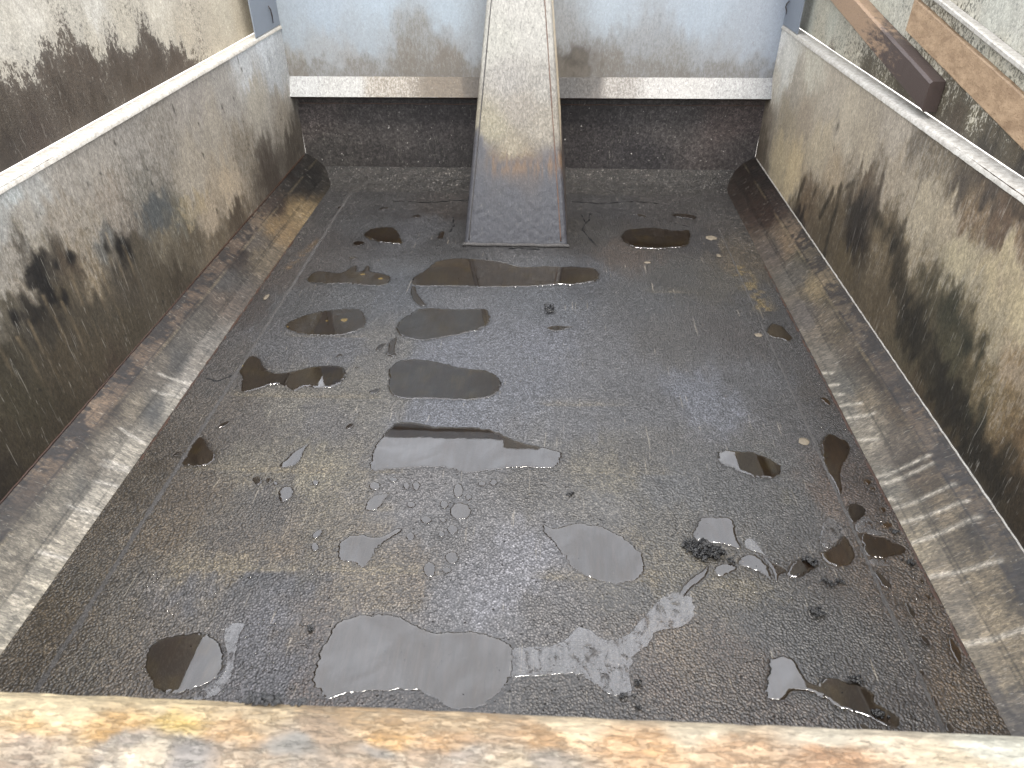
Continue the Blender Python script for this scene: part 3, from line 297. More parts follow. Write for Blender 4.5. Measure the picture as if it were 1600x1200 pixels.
# ------------------------------------------------------------------ materials
def newmat(name):
    m = bpy.data.materials.new(name); m.use_nodes = True; m.node_tree.nodes.clear(); return m, m.node_tree
class NT:
    def __init__(s, t): s.t = t
    def n(s, typ, **kw):
        o = s.t.nodes.new('ShaderNode'+typ)
        for k, v in kw.items():
            if k.startswith('i_'): o.inputs[k[2:].replace('_', ' ')].default_value = v
            else: setattr(o, k, v)
        return o
    def l(s, a, b): s.t.links.new(a, b)
    def math(s, op, a, b=None, c=None, clamp=False):
        o = s.t.nodes.new('ShaderNodeMath'); o.operation = op; o.use_clamp = clamp
        for k, v in enumerate((a, b, c)):
            if v is None: continue
            if isinstance(v, (int, float)): o.inputs[k].default_value = v
            else: s.l(v, o.inputs[k])
        return o.outputs[0]
    def noise(s, vec, scale, detail=5, rough=.6, stretch=(1, 1, 1), dist=0, rot=(0, 0, 0)):
        mp = s.n('Mapping'); mp.inputs['Scale'].default_value = stretch; mp.inputs['Rotation'].default_value = rot; s.l(vec, mp.inputs['Vector'])
        o = s.n('TexNoise'); o.inputs['Scale'].default_value = scale; o.inputs['Detail'].default_value = detail
        o.inputs['Roughness'].default_value = rough; o.inputs['Distortion'].default_value = dist
        s.l(mp.outputs[0], o.inputs['Vector']); return o.outputs['Fac']
    def grit(s, vec, scale, stretch, amt):
        """salt and pepper of irregular grains: a factor around 1"""
        nz = s.n('TexNoise'); nz.inputs['Scale'].default_value = scale*.6; nz.inputs['Detail'].default_value = 2; s.l(vec, nz.inputs['Vector'])
        sc = s.n('VectorMath', operation='SCALE'); s.l(nz.outputs['Color'], sc.inputs[0]); sc.inputs['Scale'].default_value = .006
        ad = s.n('VectorMath', operation='ADD'); s.l(vec, ad.inputs[0]); s.l(sc.outputs[0], ad.inputs[1])
        mp = s.n('Mapping'); mp.inputs['Scale'].default_value = stretch; s.l(ad.outputs[0], mp.inputs['Vector'])
        out = None
        for q, w in ((1.0, 1.0), (.45, .8)):
            v = s.n('TexVoronoi', feature='F1'); v.inputs['Scale'].default_value = scale*q; s.l(mp.outputs[0], v.inputs['Vector'])
            x = s.n('SeparateColor'); s.l(v.outputs['Color'], x.inputs[0])
            o = s.math('MULTIPLY_ADD', s.math('POWER', x.outputs[0], 1.3), 2*amt*w, 1-amt*w*.87); out = o if out is None else s.math('MULTIPLY', out, o)
        return out
    def ramp(s, v, a, b, x=0., y=1., smooth=True):
        o = s.n('MapRange'); o.interpolation_type = 'SMOOTHSTEP' if smooth else 'LINEAR'
        for k, q in (('From Min', a), ('From Max', b), ('To Min', x), ('To Max', y)):
            if isinstance(q, (int, float)): o.inputs[k].default_value = q
            else: s.l(q, o.inputs[k])
        s.l(v, o.inputs['Value']); return o.outputs[0]
    def mix(s, fac, a, b, mode='MIX'):
        o = s.n('Mix', data_type='RGBA', blend_type=mode)
        for k, q in ((0, fac), (6, a), (7, b)):
            if isinstance(q, (int, float)): o.inputs[k].default_value = q
            elif isinstance(q, tuple): o.inputs[k].default_value = (*q[:3], 1)
            else: s.l(q, o.inputs[k])
        return o.outputs[2]
def sheet_mat(name, stretch=(1, 1, .25), rot=(0, 0, 0), contrast=.35, flaky=.5, dark=(.05, .04, .032), light=(.55, .53, .48), lo=.06, hi=.45,
              flake_scale=90, rough=.6, bump=.25, scratch=.12, spec=.4, speck=0.0, speckc=(.03, .025, .02), fl_st=None, edge=.045, fine=.35, fscale=170, huek=.55, grit=.35, gscale=330):
    m, t = newmat(name); g = NT(t)
    tc = g.n('TexCoord'); vec = tc.outputs['Object']
    at = g.n('Attribute', attribute_name='Col'); col = at.outputs['Color']
    n1 = g.noise(vec, 22, 6, .65, stretch, .6, rot); n2 = g.noise(vec, fscale, 4, .75, (stretch[0], stretch[1], min(1, stretch[2]*1.8)), 0, rot)
    nf = g.noise(vec, flake_scale, 6, .72, fl_st or stretch, .4, rot)
    lum = g.n('RGBToBW'); g.l(col, lum.inputs[0]); L = g.math('POWER', lum.outputs[0], .5)
    th = g.ramp(L, lo**.5, hi**.5, .70, .30, False)
    stp = g.ramp(g.math('SUBTRACT', nf, th), -edge, edge)
    fl = g.mix(stp, dark, light)
    # flakes keep the hue of the stain around them
    mid = g.ramp(L, lo**.5, hi**.5, 0, 1, False)
    bell = g.math('MULTIPLY', g.math('MULTIPLY', mid, g.math('SUBTRACT', 1.0, mid)), 4*flaky, clamp=True)
    hue = g.mix(huek, fl, col)
    c = g.mix(bell, col, hue)
    k = g.math('MULTIPLY_ADD', g.math('SUBTRACT', n1, .5), 2*contrast*1.6, 1.0)
    k2 = g.math('MULTIPLY_ADD', g.math('SUBTRACT', n2, .5), 2*fine*1.9, 1.0)
    kk = g.math('MULTIPLY', k, k2)
    kk = g.math('MULTIPLY', kk, g.grit(vec, gscale, (stretch[0], stretch[1], min(1, stretch[2]*2)), grit))
    cc = g.n('CombineColor'); [g.l(kk, cc.inputs[i]) for i in range(3)]
    c = g.mix(1.0, c, cc.outputs[0], 'MULTIPLY')
    if scratch:
        ns = g.noise(vec, 160, 2, .5, (stretch[0], stretch[1], stretch[2]*.25), 1.2, (rot[0], rot[1], rot[2]))
        sc = g.ramp(ns, .64, .70, 0, scratch*1.0)
        c = g.mix(sc, c, (.62, .58, .5))
        ns = g.noise(vec, 120, 3, .6, (stretch[0], stretch[1], stretch[2]*.3), .8, (rot[0]+.15, rot[1], rot[2]))
        sc = g.ramp(ns, .65, .71, 0, scratch*1.6); c = g.mix(sc, c, (.03, .025, .02))
    if speck:
        nv = g.noise(vec, 75, 3, .75, (1, 1, .8), 0); s1 = g.ramp(nv, .68, .71, 0, speck); c = g.mix(s1, c, speckc)
    b = g.n('BsdfPrincipled'); g.l(c, b.inputs['Base Color'])
    r = g.ramp(nf, .3, .7, max(rough-.15, .05), min(rough+.15, 1), False); g.l(r, b.inputs['Roughness'])
    b.inputs['Specular IOR Level'].default_value = spec
    hgt = g.math('ADD', g.math('MULTIPLY', stp, .5), g.math('MULTIPLY', n2, .8))
    bp = g.n('Bump'); bp.inputs['Strength'].default_value = bump; bp.inputs['Distance'].default_value = .002
    g.l(hgt, bp.inputs['Height']); g.l(bp.outputs[0], b.inputs['Normal'])
    o = g.n('OutputMaterial'); g.l(b.outputs[0], o.inputs['Surface'])
    return m
def plain(name, c, rough=.6, spec=.4, var=.3, scale=60, bump=.2, stretch=(1, 1, 1), c2=None, metal=0):
    m, t = newmat(name); g = NT(t); vec = g.n('TexCoord').outputs['Object']
    n1 = g.noise(vec, scale, 6, .7, stretch); n2 = g.noise(vec, scale*6, 3, .6, stretch)
    c = tuple(c); c2 = tuple(c2) if c2 is not None else tuple(x*.35 for x in c)
    col = g.mix(g.ramp(n1, .5-.25, .5+.25, 0, 1), tuple(x*(1-var)+y*var for x, y in zip(c, c2)), tuple(x*(1+var*.5) for x in c))
    col = g.mix(g.ramp(n2, .55, .7, 0, var), col, c2)
    b = g.n('BsdfPrincipled'); g.l(col, b.inputs['Base Color']); b.inputs['Roughness'].default_value = rough
    b.inputs['Specular IOR Level'].default_value = spec; b.inputs['Metallic'].default_value = metal
    bp = g.n('Bump'); bp.inputs['Strength'].default_value = bump; bp.inputs['Distance'].default_value = .002
    g.l(g.math('ADD', n1, n2), bp.inputs['Height']); g.l(bp.outputs[0], b.inputs['Normal'])
    g.l(b.outputs[0], g.n('OutputMaterial').inputs['Surface']); return m
def floor_mat():
    m, t = newmat('tarred_floor_steel'); g = NT(t); vec = g.n('TexCoord').outputs['Object']
    col = g.n('Attribute', attribute_name='Col').outputs['Color']
    wet = g.n('Attribute', attribute_name='Wet').outputs['Fac']; crust = g.n('Attribute', attribute_name='Crust').outputs['Fac']
    film = g.n('Attribute', attribute_name='Film').outputs['Fac']
    n0 = g.noise(vec, 6, 5, .6); n1 = g.noise(vec, 45, 5, .7); n3 = g.noise(vec, 300, 4, .8)
    # tarry beads: rounded cells of about 4 mm
    vo = g.n('TexVoronoi', feature='F1'); vo.inputs['Scale'].default_value = 190; g.l(vec, vo.inputs['Vector'])
    vo2 = g.n('TexVoronoi', feature='F1'); vo2.inputs['Scale'].default_value = 85; g.l(vec, vo2.inputs['Vector'])
    beads = g.math('SUBTRACT', 1.0, vo.outputs['Distance'])
    dry = g.math('SUBTRACT', 1.0, wet)
    # colour
    str_ = g.noise(vec, 70, 5, .7, (1, .12, 1), .3, (0, 0, .35)); str2 = g.noise(vec, 260, 3, .6, (1, .08, 1), .2, (0, 0, .3))
    k = g.math('MULTIPLY', g.ramp(n1, .25, .75, .80, 1.2, False), g.ramp(n3, .3, .7, .45, 1.55, False))
    k = g.math('MULTIPLY', k, g.grit(vec, 300, (1, 1, 1), .38)); k = g.math('MULTIPLY', k, g.ramp(vo.outputs['Distance'], .12, .6, 1.3, .42, False))
    kw = g.math('MULTIPLY', g.ramp(str_, .3, .7, .55, 1.5, False), g.ramp(str2, .3, .7, .6, 1.45, False))
    kk = g.math('ADD', g.math('MULTIPLY', k, dry), g.math('MULTIPLY', kw, wet))
    cc = g.n('CombineColor'); [g.l(kk, cc.inputs[i]) for i in range(3)]
    c = g.mix(1.0, col, cc.outputs[0], 'MULTIPLY')
    pit = g.math('MULTIPLY', g.math('MULTIPLY', g.ramp(vo2.outputs['Distance'], .0, .28, 1, 0), g.ramp(g.noise(vec, 30, 3, .7), .46, .6, 0, 1)), dry)
    c = g.mix(g.math('MULTIPLY', pit, .85), c, (.006, .006, .007))
    ns = g.noise(vec, 110, 3, .6, (1, .05, 1), .5, (0, 0, .25)); c = g.mix(g.math('MULTIPLY', g.ramp(ns, .70, .73, 0, .22), dry), c, (.3, .26, .2))
    ns = g.noise(vec, 130, 2, .6, (1, .05, 1), .3, (0, 0, -.2)); c = g.mix(g.math('MULTIPLY', g.ramp(ns, .70, .73, 0, .2), dry), c, (.3, .27, .22))
    cr = g.noise(vec, 60, 6, .75, (1, 1.6, 1)); crm = g.math('MULTIPLY', g.ramp(cr, .42, .5, 1, 0), crust); c = g.mix(g.math('MULTIPLY', crm, .7), c, (.012, .01, .01))
    cg = g.math('MULTIPLY_ADD', g.math('SUBTRACT', g.grit(vec, 120, (1, .7, 1), .55), 1.0), g.math('MULTIPLY', crust, 1.0), 1.0); cgc = g.n('CombineColor'); [g.l(cg, cgc.inputs[i]) for i in range(3)]
    c = g.mix(1.0, c, cgc.outputs[0], 'MULTIPLY')
    wf2 = g.noise(vec, 105, 2, .6); c = g.mix(g.math('MULTIPLY', g.ramp(wf2, .66, .70, 0, .8), crust), c, (.3, .28, .26))
    wf = g.noise(vec, 330, 2, .6); c = g.mix(g.math('MULTIPLY', g.ramp(wf, .68, .72, 0, 1), g.math('MULTIPLY_ADD', crust, .5, .05)), c, (.6, .58, .55))
    b = g.n('BsdfPrincipled'); g.l(c, b.inputs['Base Color'])
    rr = g.ramp(n0, .3, .7, .34, .5, False); rr = g.math('MULTIPLY', rr, g.math('SUBTRACT', 1.0, g.math('MULTIPLY', film, .45)))
    g.l(rr, b.inputs['Roughness']); b.inputs['Specular IOR Level'].default_value = .5
    bd = g.math('MULTIPLY', g.math('MULTIPLY', beads, g.ramp(n0, .3, .62, .45, 1.25, False)), g.math('MULTIPLY', dry, g.math('SUBTRACT', 1.0, g.math('MULTIPLY', film, .85))))
    hgt = g.math('ADD', g.math('ADD', bd, g.math('MULTIPLY', n3, .10)), g.math('MULTIPLY', pit, -1.2))
    hgt = g.math('MULTIPLY', g.math('ADD', hgt, g.math('MULTIPLY', g.math('MULTIPLY', cr, crust), 5.0)), g.math('SUBTRACT', 1.0, g.math('MULTIPLY', wet, .93)))
    bp = g.n('Bump'); bp.inputs['Strength'].default_value = 1.0; bp.inputs['Distance'].default_value = .0022
    g.l(hgt, bp.inputs['Height']); g.l(bp.outputs[0], b.inputs['Normal'])
    g.l(b.outputs[0], g.n('OutputMaterial').inputs['Surface']); return m
def water_mat(name, ior=1.8, rough=.02, tint=(.80, .74, .66), wob=.03, milky=0.0):
    m, t = newmat(name); g = NT(t); vec = g.n('TexCoord').outputs['Object']
    n = g.noise(vec, 14, 3, .5); n2 = g.noise(vec, 130, 3, .6, (1, .05, 1))
    bp = g.n('Bump'); bp.inputs['Strength'].default_value = wob; bp.inputs['Distance'].default_value = .02; g.l(n, bp.inputs['Height'])
    fr = g.n('Fresnel'); fr.inputs['IOR'].default_value = ior; g.l(bp.outputs[0], fr.inputs['Normal'])
    gl = g.n('BsdfGlossy'); gl.inputs['Roughness'].default_value = rough; g.l(bp.outputs[0], gl.inputs['Normal'])
    tr = g.n('BsdfTransparent'); tr.inputs['Color'].default_value = (*tint, 1)
    sw = g.noise(vec, 7, 5, .6, (1, 1, 1), 1.8); body = tr.outputs[0]; fac = g.math('MULTIPLY', fr.outputs[0], g.math('MULTIPLY', g.ramp(sw, .35, .65, .84, 1.08), g.ramp(n2, .3, .7, .95, 1.04)))
    if milky:
        nb = g.noise(vec, 38, 6, .7, (1, .7, 1), .6)
        br = g.math('MULTIPLY', g.ramp(nb, .36, .50), .78); fac = g.math('MULTIPLY', fac, br)
        df = g.n('BsdfDiffuse'); df.inputs['Color'].default_value = (.30, .30, .31, 1)
        mx0 = g.n('MixShader'); g.l(g.math('MULTIPLY', g.ramp(n2, .3, .7, milky*.5, milky), br), mx0.inputs[0]); g.l(tr.outputs[0], mx0.inputs[1]); g.l(df.outputs[0], mx0.inputs[2]); body = mx0.outputs[0]
    mx = g.n('MixShader'); g.l(fac, mx.inputs[0]); g.l(body, mx.inputs[1]); g.l(gl.outputs[0], mx.inputs[2])
    g.l(mx.outputs[0], g.n('OutputMaterial').inputs['Surface']); return m

M_WALL = sheet_mat('scorched_white_wall_paint', contrast=.16, flaky=.5, flake_scale=100, lo=.03, hi=.3, dark=(.03, .024, .018), light=(.25, .235, .21), grit=.17, scratch=.16, stretch=(1, 1, .3), rot=(0, 0, 0), speck=.25)
M_BOARD = sheet_mat('flaking_board_paint', contrast=.2, flaky=1.0, flake_scale=125, grit=.12, lo=.02, hi=.34, dark=(.035, .026, .02), light=(.36, .33, .27), stretch=(1, 1, .65), scratch=.1, edge=.02, bump=.5, huek=.35)
M_HEAD = sheet_mat('pale_blue_grey_headboard_paint', contrast=.05, flaky=.4, fine=.1, flake_scale=140, grit=.06, lo=.04, hi=.30, dark=(.07, .052, .042), light=(.22, .23, .245), scratch=.02, edge=.03, speck=.35, speckc=(.1, .07, .05), stretch=(1, 1, .35), rough=.5)
M_LEDGE = sheet_mat('worn_white_ledge_paint', contrast=.1, flaky=.6, fine=.2, flake_scale=150, grit=.15, lo=.02, hi=.32, dark=(.03, .022, .018), light=(.32, .32, .31), scratch=0, edge=.03)
M_LOW = sheet_mat('sooty_front_panel', contrast=.3, flaky=.1, lo=.0, hi=1.0, stretch=(1, 1, .6), scratch=.08, speck=.95, speckc=(.34, .32, .3), rough=.45, grit=.45, gscale=190, bump=.3)
M_COL = sheet_mat('hoist_cover_paint', contrast=.05, flaky=.25, flake_scale=150, grit=.14, lo=.03, hi=.22, dark=(.03, .03, .033), light=(.26, .24, .205), stretch=(1, 1, .2), scratch=.05, edge=.06, fine=.16, rough=.45, bump=.8)
M_COVE = sheet_mat('scuffed_side_plate', contrast=.15, flaky=.3, flake_scale=150, lo=.02, hi=.3, dark=(.03, .025, .02), light=(.3, .27, .24), stretch=(.3, 1, .3), fine=.4, scratch=.1, edge=.05, rough=.5, speck=.15)
M_RIM = sheet_mat('rusty_tailgate_paint', contrast=.2, flaky=.35, flake_scale=150, lo=.04, hi=.2, dark=(.075, .05, .032), light=(.20, .18, .14), grit=.2, huek=.45, stretch=(.3, 1, 1), fine=.3, fscale=260, scratch=0, edge=.05, bump=.8, rough=.6)
M_FLOOR = floor_mat()
M_RAIL = plain('white_rail_paint', 1.3*lin((136, 133, 126)), .55, var=.5, scale=70, c2=lin((86, 76, 66)))
M_PANEL_GREY = plain('grey_corner_paint', lin((107, 113, 121)), .5, var=.08, scale=20, bump=.05)
M_SEAM = plain('tarred_weld', lin((64, 62, 61)), .45, .4, 1.0, 260, 1.0, c2=lin((14, 13, 13)))
M_RUST = plain('wet_rust', lin((48, 30, 20)), .3, .6, .6, 120, .5)
M_DARK = plain('dark_underside', lin((42, 31, 24)), .7, var=.4)
M_BAR = plain('brown_steel_bar', lin((84, 64, 53)), .5, .4, .5, 35, .4, (1, .3, 1), c2=lin((46, 35, 30)))
M_BAREND = plain('tan_worn_steel', lin((136, 115, 91)), .6, .3, .55, 45, .6, (1, .5, 1), c2=lin((89, 66, 46)))
M_TAR = plain('shiny_asphalt', (.003, .003, .0035), .25, .5, .5, 300, .5, c2=(.006, .006, .006))
M_CHIP = plain('pale_stone_chip', lin((87, 80, 69)), .6, .3, .3, 150, .5)
M_YELLOW = plain('yellow_grit', lin((114, 104, 60)), .6, .3, .4, 200, .5, c2=lin((109, 86, 55)))
M_BEAD = plain('wet_bead', (.02, .02, .022), .06, 1.0, .2, 100, 0)
M_WATER = water_mat('puddle_water', wob=.004); M_FILM = water_mat('milky_water_film', 1.7, .06, (.85, .84, .83), .02, .18)
M_WIRE = plain('rusty_wire', lin((45, 36, 32)), .6)
M_GROUND = plain('pale_concrete_yard', lin((170, 166, 158)), .8, .3, .2, 3, .1)

# ------------------------------------------------------------------ main dimensions (metres)
WX, RO, RZ = 1.109, 1.157, 0.700          # side wall face, outer edge of its rail, rail height
FX = 0.962                                 # half width of the flat floor
YR, YH, YL = 0.36, 3.49, 3.53              # tailgate face, headboard face, lower front panel
HZ = 1.62                                  # headboard top
SEAM = 0.845
def hfloor(x, y):
    x = np.asarray(x, float); y = np.asarray(y, float)
    ph = (y-1.02)/.322
    dip = -.0011*(1-np.cos(2*np.pi*ph))*(.55+.9*vnoise(x, y, 2.3, 3))*np.clip((SEAM-np.abs(x))/.12, 0, 1)
    return dip-.0006*vnoise(x, y, 9, 4)
def smooth_poly(p, it=2):
    p = np.array(p, float)
    for _ in range(it):
        q = np.roll(p, -1, 0); p = np.stack([.75*p+.25*q, .25*p+.75*q], 1).reshape(-1, 2)
    return p
def resample(p, step=.0028):
    q = np.vstack([p, p[:1]]); d = np.concatenate([[0], np.cumsum(np.hypot(*np.diff(q, axis=0).T))]); n = max(14, int(d[-1]/step)); s_ = np.linspace(0, d[-1], n, endpoint=False)
    return np.stack([np.interp(s_, d, q[:, 0]), np.interp(s_, d, q[:, 1])], 1)
def inside(px, py, poly):
    r = np.zeros(len(px), bool); j = len(poly)-1
    for i in range(len(poly)):
        xi, yi = poly[i]; xj, yj = poly[j]
        if yi != yj:
            c = ((yi > py) != (yj > py)) & (px < (xj-xi)*(py-yi)/(yj-yi)+xi); r ^= c
        j = i
    return r

# ------------------------------------------------------------------ the ground under the truck
gv, gf = [(-60, -60, -1.25), (60, -60, -1.25), (60, 60, -1.25), (-60, 60, -1.25)], [(0, 1, 2, 3)]
tag(link('ground', mesh('ground', gv, gf), M_GROUND, smooth=False), kind='structure')

# ------------------------------------------------------------------ the dump body
body = empty('dump_body', (0, 1.9, 0), 'dirty white steel dump body seen from its tailgate, tarred floor and stained sides', 'dump truck bed')
def part(name, me, mat, parent=body, smooth=True, label=None):
    o = link(name, me, mat, parent, smooth)
    o.matrix_parent_inverse = Matrix.Translation((0, -1.9, 0)) if parent is body else Matrix.Identity(4)
    if label: o['label'] = label
    return o
def plane_grid(us, vs, f):
    U, V = np.meshgrid(us, vs, indexing='ij'); U = U.ravel(); V = V.ravel(); return U, V, np.asarray(f(U, V)).T if False else f(U, V)

# floor plate with the stains, wet patches, residue and painted-in sky sheen
GF = np.array(GAIN['floor'])
xs = np.linspace(-FX, FX, 400); ys = np.concatenate([np.linspace(YR, 3.38, 640)])
X, Y, P = plane_grid(xs, ys, lambda u, v: np.stack([u, v, hfloor(u, v)], 1))
col = paint('floor', X, Y, eps=.03, warp=.03, ws=8, asp=.8, rag=.10, sat=.75, lift=1.45)  # bluish and whitish floor tones carry sky sheen in the colour
for (y0, x0, x1, s) in ((1.022, -.70, -.44, 1), (1.03, -.37, -.13, .9), (1.345, -.80, -.70, .7), (1.342, -.66, -.45, 1), (1.35, -.36, -.28, .6), (1.665, -.80, -.40, .7), (2.0, -.74, -.5, .35),
                        (1.03, .13, .34, .8), (1.02, .45, .62, .35), (1.375, .20, .42, .35), (1.655, .12, .26, .5), (1.22, -.36, -.27, .6), (1.30, -.68, -.62, .6), (1.35, -.62, -.40, .4), (.93, -.25, -.15, .3), (1.66, .28, .34, .3), (2.35, .5, .62, .5)):
    d, t = seg_dist(X, Y, (x0, y0), (x1, y0+.004)); d = d*np.where(Y > y0, .5, 2.6)
    w = np.exp(-(d/.011)**1.4)*s*(.35+.9*fbm(X, Y, 60, 3, 8)); col = mixc(col, lin((172, 160, 136))*GF, np.clip(w, 0, .9))
for (x0, y0, x1, y1, c, r, s) in ((-.33, 1.98, -.345, 1.80, (150, 148, 140), .012, .5), (-.14, 2.2, -.33, 1.9, (120, 120, 122), .02, .3), (.86, 2.55, .88, 2.25, (190, 165, 110), .03, .8), (-.86, 2.75, -.90, 2.5, (170, 135, 88), .02, .5),
                                 (.70, 1.5, .72, 1.3, (150, 145, 125), .02, .4), (.45, 1.08, .62, 1.0, (150, 140, 115), .03, .4), (-.40, 1.0, -.42, 1.35, (140, 132, 112), .025, .4)):
    d, t = seg_dist(X, Y, (x0, y0), (x1, y1)); w = np.exp(-(d/r)**2)*s*sstep(.35, .6, fbm(X, Y, 45, 3, 2)); col = mixc(col, lin(c)*GF, w)
wet = np.zeros(len(X)); film = np.zeros(len(X))
PGEO = []
for lab, kind, grp, pts in PUDDLES:
    pl = smooth_poly(pts, 2); pl = resample(pl)
    # ragged outline, about a millimetre or two
    nn = (vnoise(pl[:, 0], pl[:, 1], 110, 5)-.5)*.007+(vnoise(pl[:, 0], pl[:, 1], 330, 6)-.5)*.005
    size = np.sqrt(abs(np.sum(pl[:, 0]*np.roll(pl[:, 1], -1)-pl[:, 1]*np.roll(pl[:, 0], -1)))/2)
    nn *= min(1, size/.08)
    dv = pl-pl.mean(0); dv /= np.linalg.norm(dv, axis=1)[:, None]+1e-9; pl = pl+dv*nn[:, None]
    PGEO.append((lab, kind, grp, pl, size))
    bb = (X > pl[:, 0].min()-.01) & (X < pl[:, 0].max()+.01) & (Y > pl[:, 1].min()-.01) & (Y < pl[:, 1].max()+.01)
    idx = np.where(bb)[0]; ins = inside(X[idx], Y[idx], pl); ii = idx[ins]
    if kind == 'w':
        wet[ii] = 1
        tone = (66, 50, 36)
        if 'amber' in lab: tone = (120, 92, 46)
        elif 'yellow' in lab: tone = (84, 68, 46)
        elif 'brushed' in lab or 'curved brown' in lab or 'deep brown' in lab: tone = (88, 68, 42)
        elif 'grey' in lab or 'hoist cover' in lab: tone = (78, 66, 54)
        elif 'pale' in lab or 'nearest' in lab: tone = (92, 84, 78)
        var = .75+.5*fbm(X[ii], Y[ii], 28, 3, 4)
        col[ii] = lin(tone)[None, :]*var[:, None]*GF*.8
        if 'brown' in lab and size > .05:
            gm = sstep(.5, .75, fbm(X[ii], Y[ii], 22, 3, 11)); col[ii] = mixc(col[ii], lin((96, 84, 48))*GF*.9, gm*.7)
    else:
        film[ii] = 1; col[ii] = col[ii]*.95
WG = wet.reshape(len(xs), len(ys)); fr_ = WG.copy()
for _ in range(7): fr_ = (fr_+np.roll(fr_, 1, 0)+np.roll(fr_, -1, 0)+np.roll(fr_, 1, 1)+np.roll(fr_, -1, 1))/5
fr_ = np.clip(fr_*2.2, 0, 1).ravel()*(1-wet)*(.4+.9*fbm(X, Y, 40, 3, 12)); fr_ = np.clip(fr_, 0, 1)
col = col*(1-.38*fr_)[:, None]; film = np.maximum(film, fr_*.8)
crust = np.clip(sstep(2.9, 3.3, Y)*.9+sstep(.72, .95, np.abs(X))*sstep(2.4, 2.9, Y)*.8+np.exp(-((X+.02)**2+(Y-2.66)**2)/.02)*.6+.04, 0, 1)
fl = part('floor_plate', grid_mesh('floor_plate', P, len(xs), len(ys), col, {'Wet': wet, 'Film': film, 'Crust': crust}, thick=(0, 0, -.02)), M_FLOOR)

# lumpy weld beads along the floor, rust line at its edges
def bead(name, x, y0, y1, r, mat, lab=None, wob=.0015, n=900):
    v = []; f = []; K = 7
    for i in range(n):
        y = y0+(y1-y0)*i/(n-1); rr = r*(1 if x < 0 else float(np.clip(1.5-y*.35, .45, 1)))*(.45+.6*float(vnoise(x, y, 70, 2))+.6*float(vnoise(x, y, 190, 4))); cx = x+wob*(float(vnoise(y, x, 25, 3))-.5)*2
        for k in range(K):
            a = math.pi*k/(K-1); v.append((cx+rr*math.cos(a), y, -.003+float(hfloor(x, y))+(.002+rr*.45)*math.sin(a)+.0016*(float(vnoise(y*3, k*1.3, 90, 7))-.3)))
        if i:
            for k in range(K-1): f.append(((i-1)*K+k, i*K+k, i*K+k+1, (i-1)*K+k+1))
    return part(name, mesh(name, v, f), mat, label=lab)
bead('weld_seam', -SEAM, YR, 3.3, .0068, M_SEAM); bead('weld_seam', SEAM, YR, 3.3, .005, M_SEAM)
def strip(name, pts, wid, mat, z=.0008, parent=body, seed=0, kind=None):
    """thin irregular ribbon lying on the floor along pts (x, y)"""
    P2 = []
    for a, b in zip(pts[:-1], pts[1:]):
        n = max(2, int(math.dist(a, b)/.004)); P2 += [(a[0]+(b[0]-a[0])*k/n, a[1]+(b[1]-a[1])*k/n) for k in range(n)]
    P2.append(pts[-1]); v = []; f = []
    for k, (x, y) in enumerate(P2):
        x += .004*(float(vnoise(x, y, 60, seed))-.5); y += .004*(float(vnoise(x, y, 60, seed+1))-.5)
        a = P2[max(k-1, 0)]; b = P2[min(k+1, len(P2)-1)]; tx, ty = b[0]-a[0], b[1]-a[1]; l = math.hypot(tx, ty)+1e-9
        w = wid*max(.0, (float(vnoise(x, y, 55, seed+5))-.18)*1.6)*(1 if 0 < k < len(P2)-1 else .1)+.0004
        h = float(hfloor(x, y))+z
        v += [(x-ty/l*w/2, y+tx/l*w/2, h), (x, y, h+.0005), (x+ty/l*w/2, y-tx/l*w/2, h)]
        if k: f += [(3*k-3, 3*k, 3*k+1, 3*k-2), (3*k-2, 3*k+1, 3*k+2, 3*k-1)]
    o = part(name, mesh(name, v, f), mat, parent)
    if kind: o['kind'] = kind
    return o
strip('rust_line', [(-FX+.004, 2.75), (-FX+.002, 2.2), (-FX+.004, 1.7), (-FX+.006, 1.35)], .007, M_RUST, seed=2)
strip('rust_line', [(FX-.004, 2.6), (FX-.006, 2.0), (FX-.004, 1.45), (FX-.006, .8)], .008, M_RUST, seed=4)
for k, pts in enumerate([[(-.62, 3.20), (-.45, 3.19), (-.30, 3.22), (-.2, 3.21)], [(.22, 3.22), (.36, 3.20), (.5, 3.23), (.62, 3.21)], [(.255, 3.10), (.275, 2.98), (.26, 2.9), (.285, 2.82), (.31, 2.75)],
                         [(.30, 3.08), (.29, 3.0), (.27, 2.96)], [(-.315, 3.02), (-.30, 2.93), (-.31, 2.86)], [(-.93, 1.75), (-.89, 1.735), (-.85, 1.77)], [(.66, 2.98), (.72, 2.95)], [(-.05, 2.71), (.08, 2.70)]]):
    strip('tar_crack', pts, .010, M_TAR, seed=20+k)

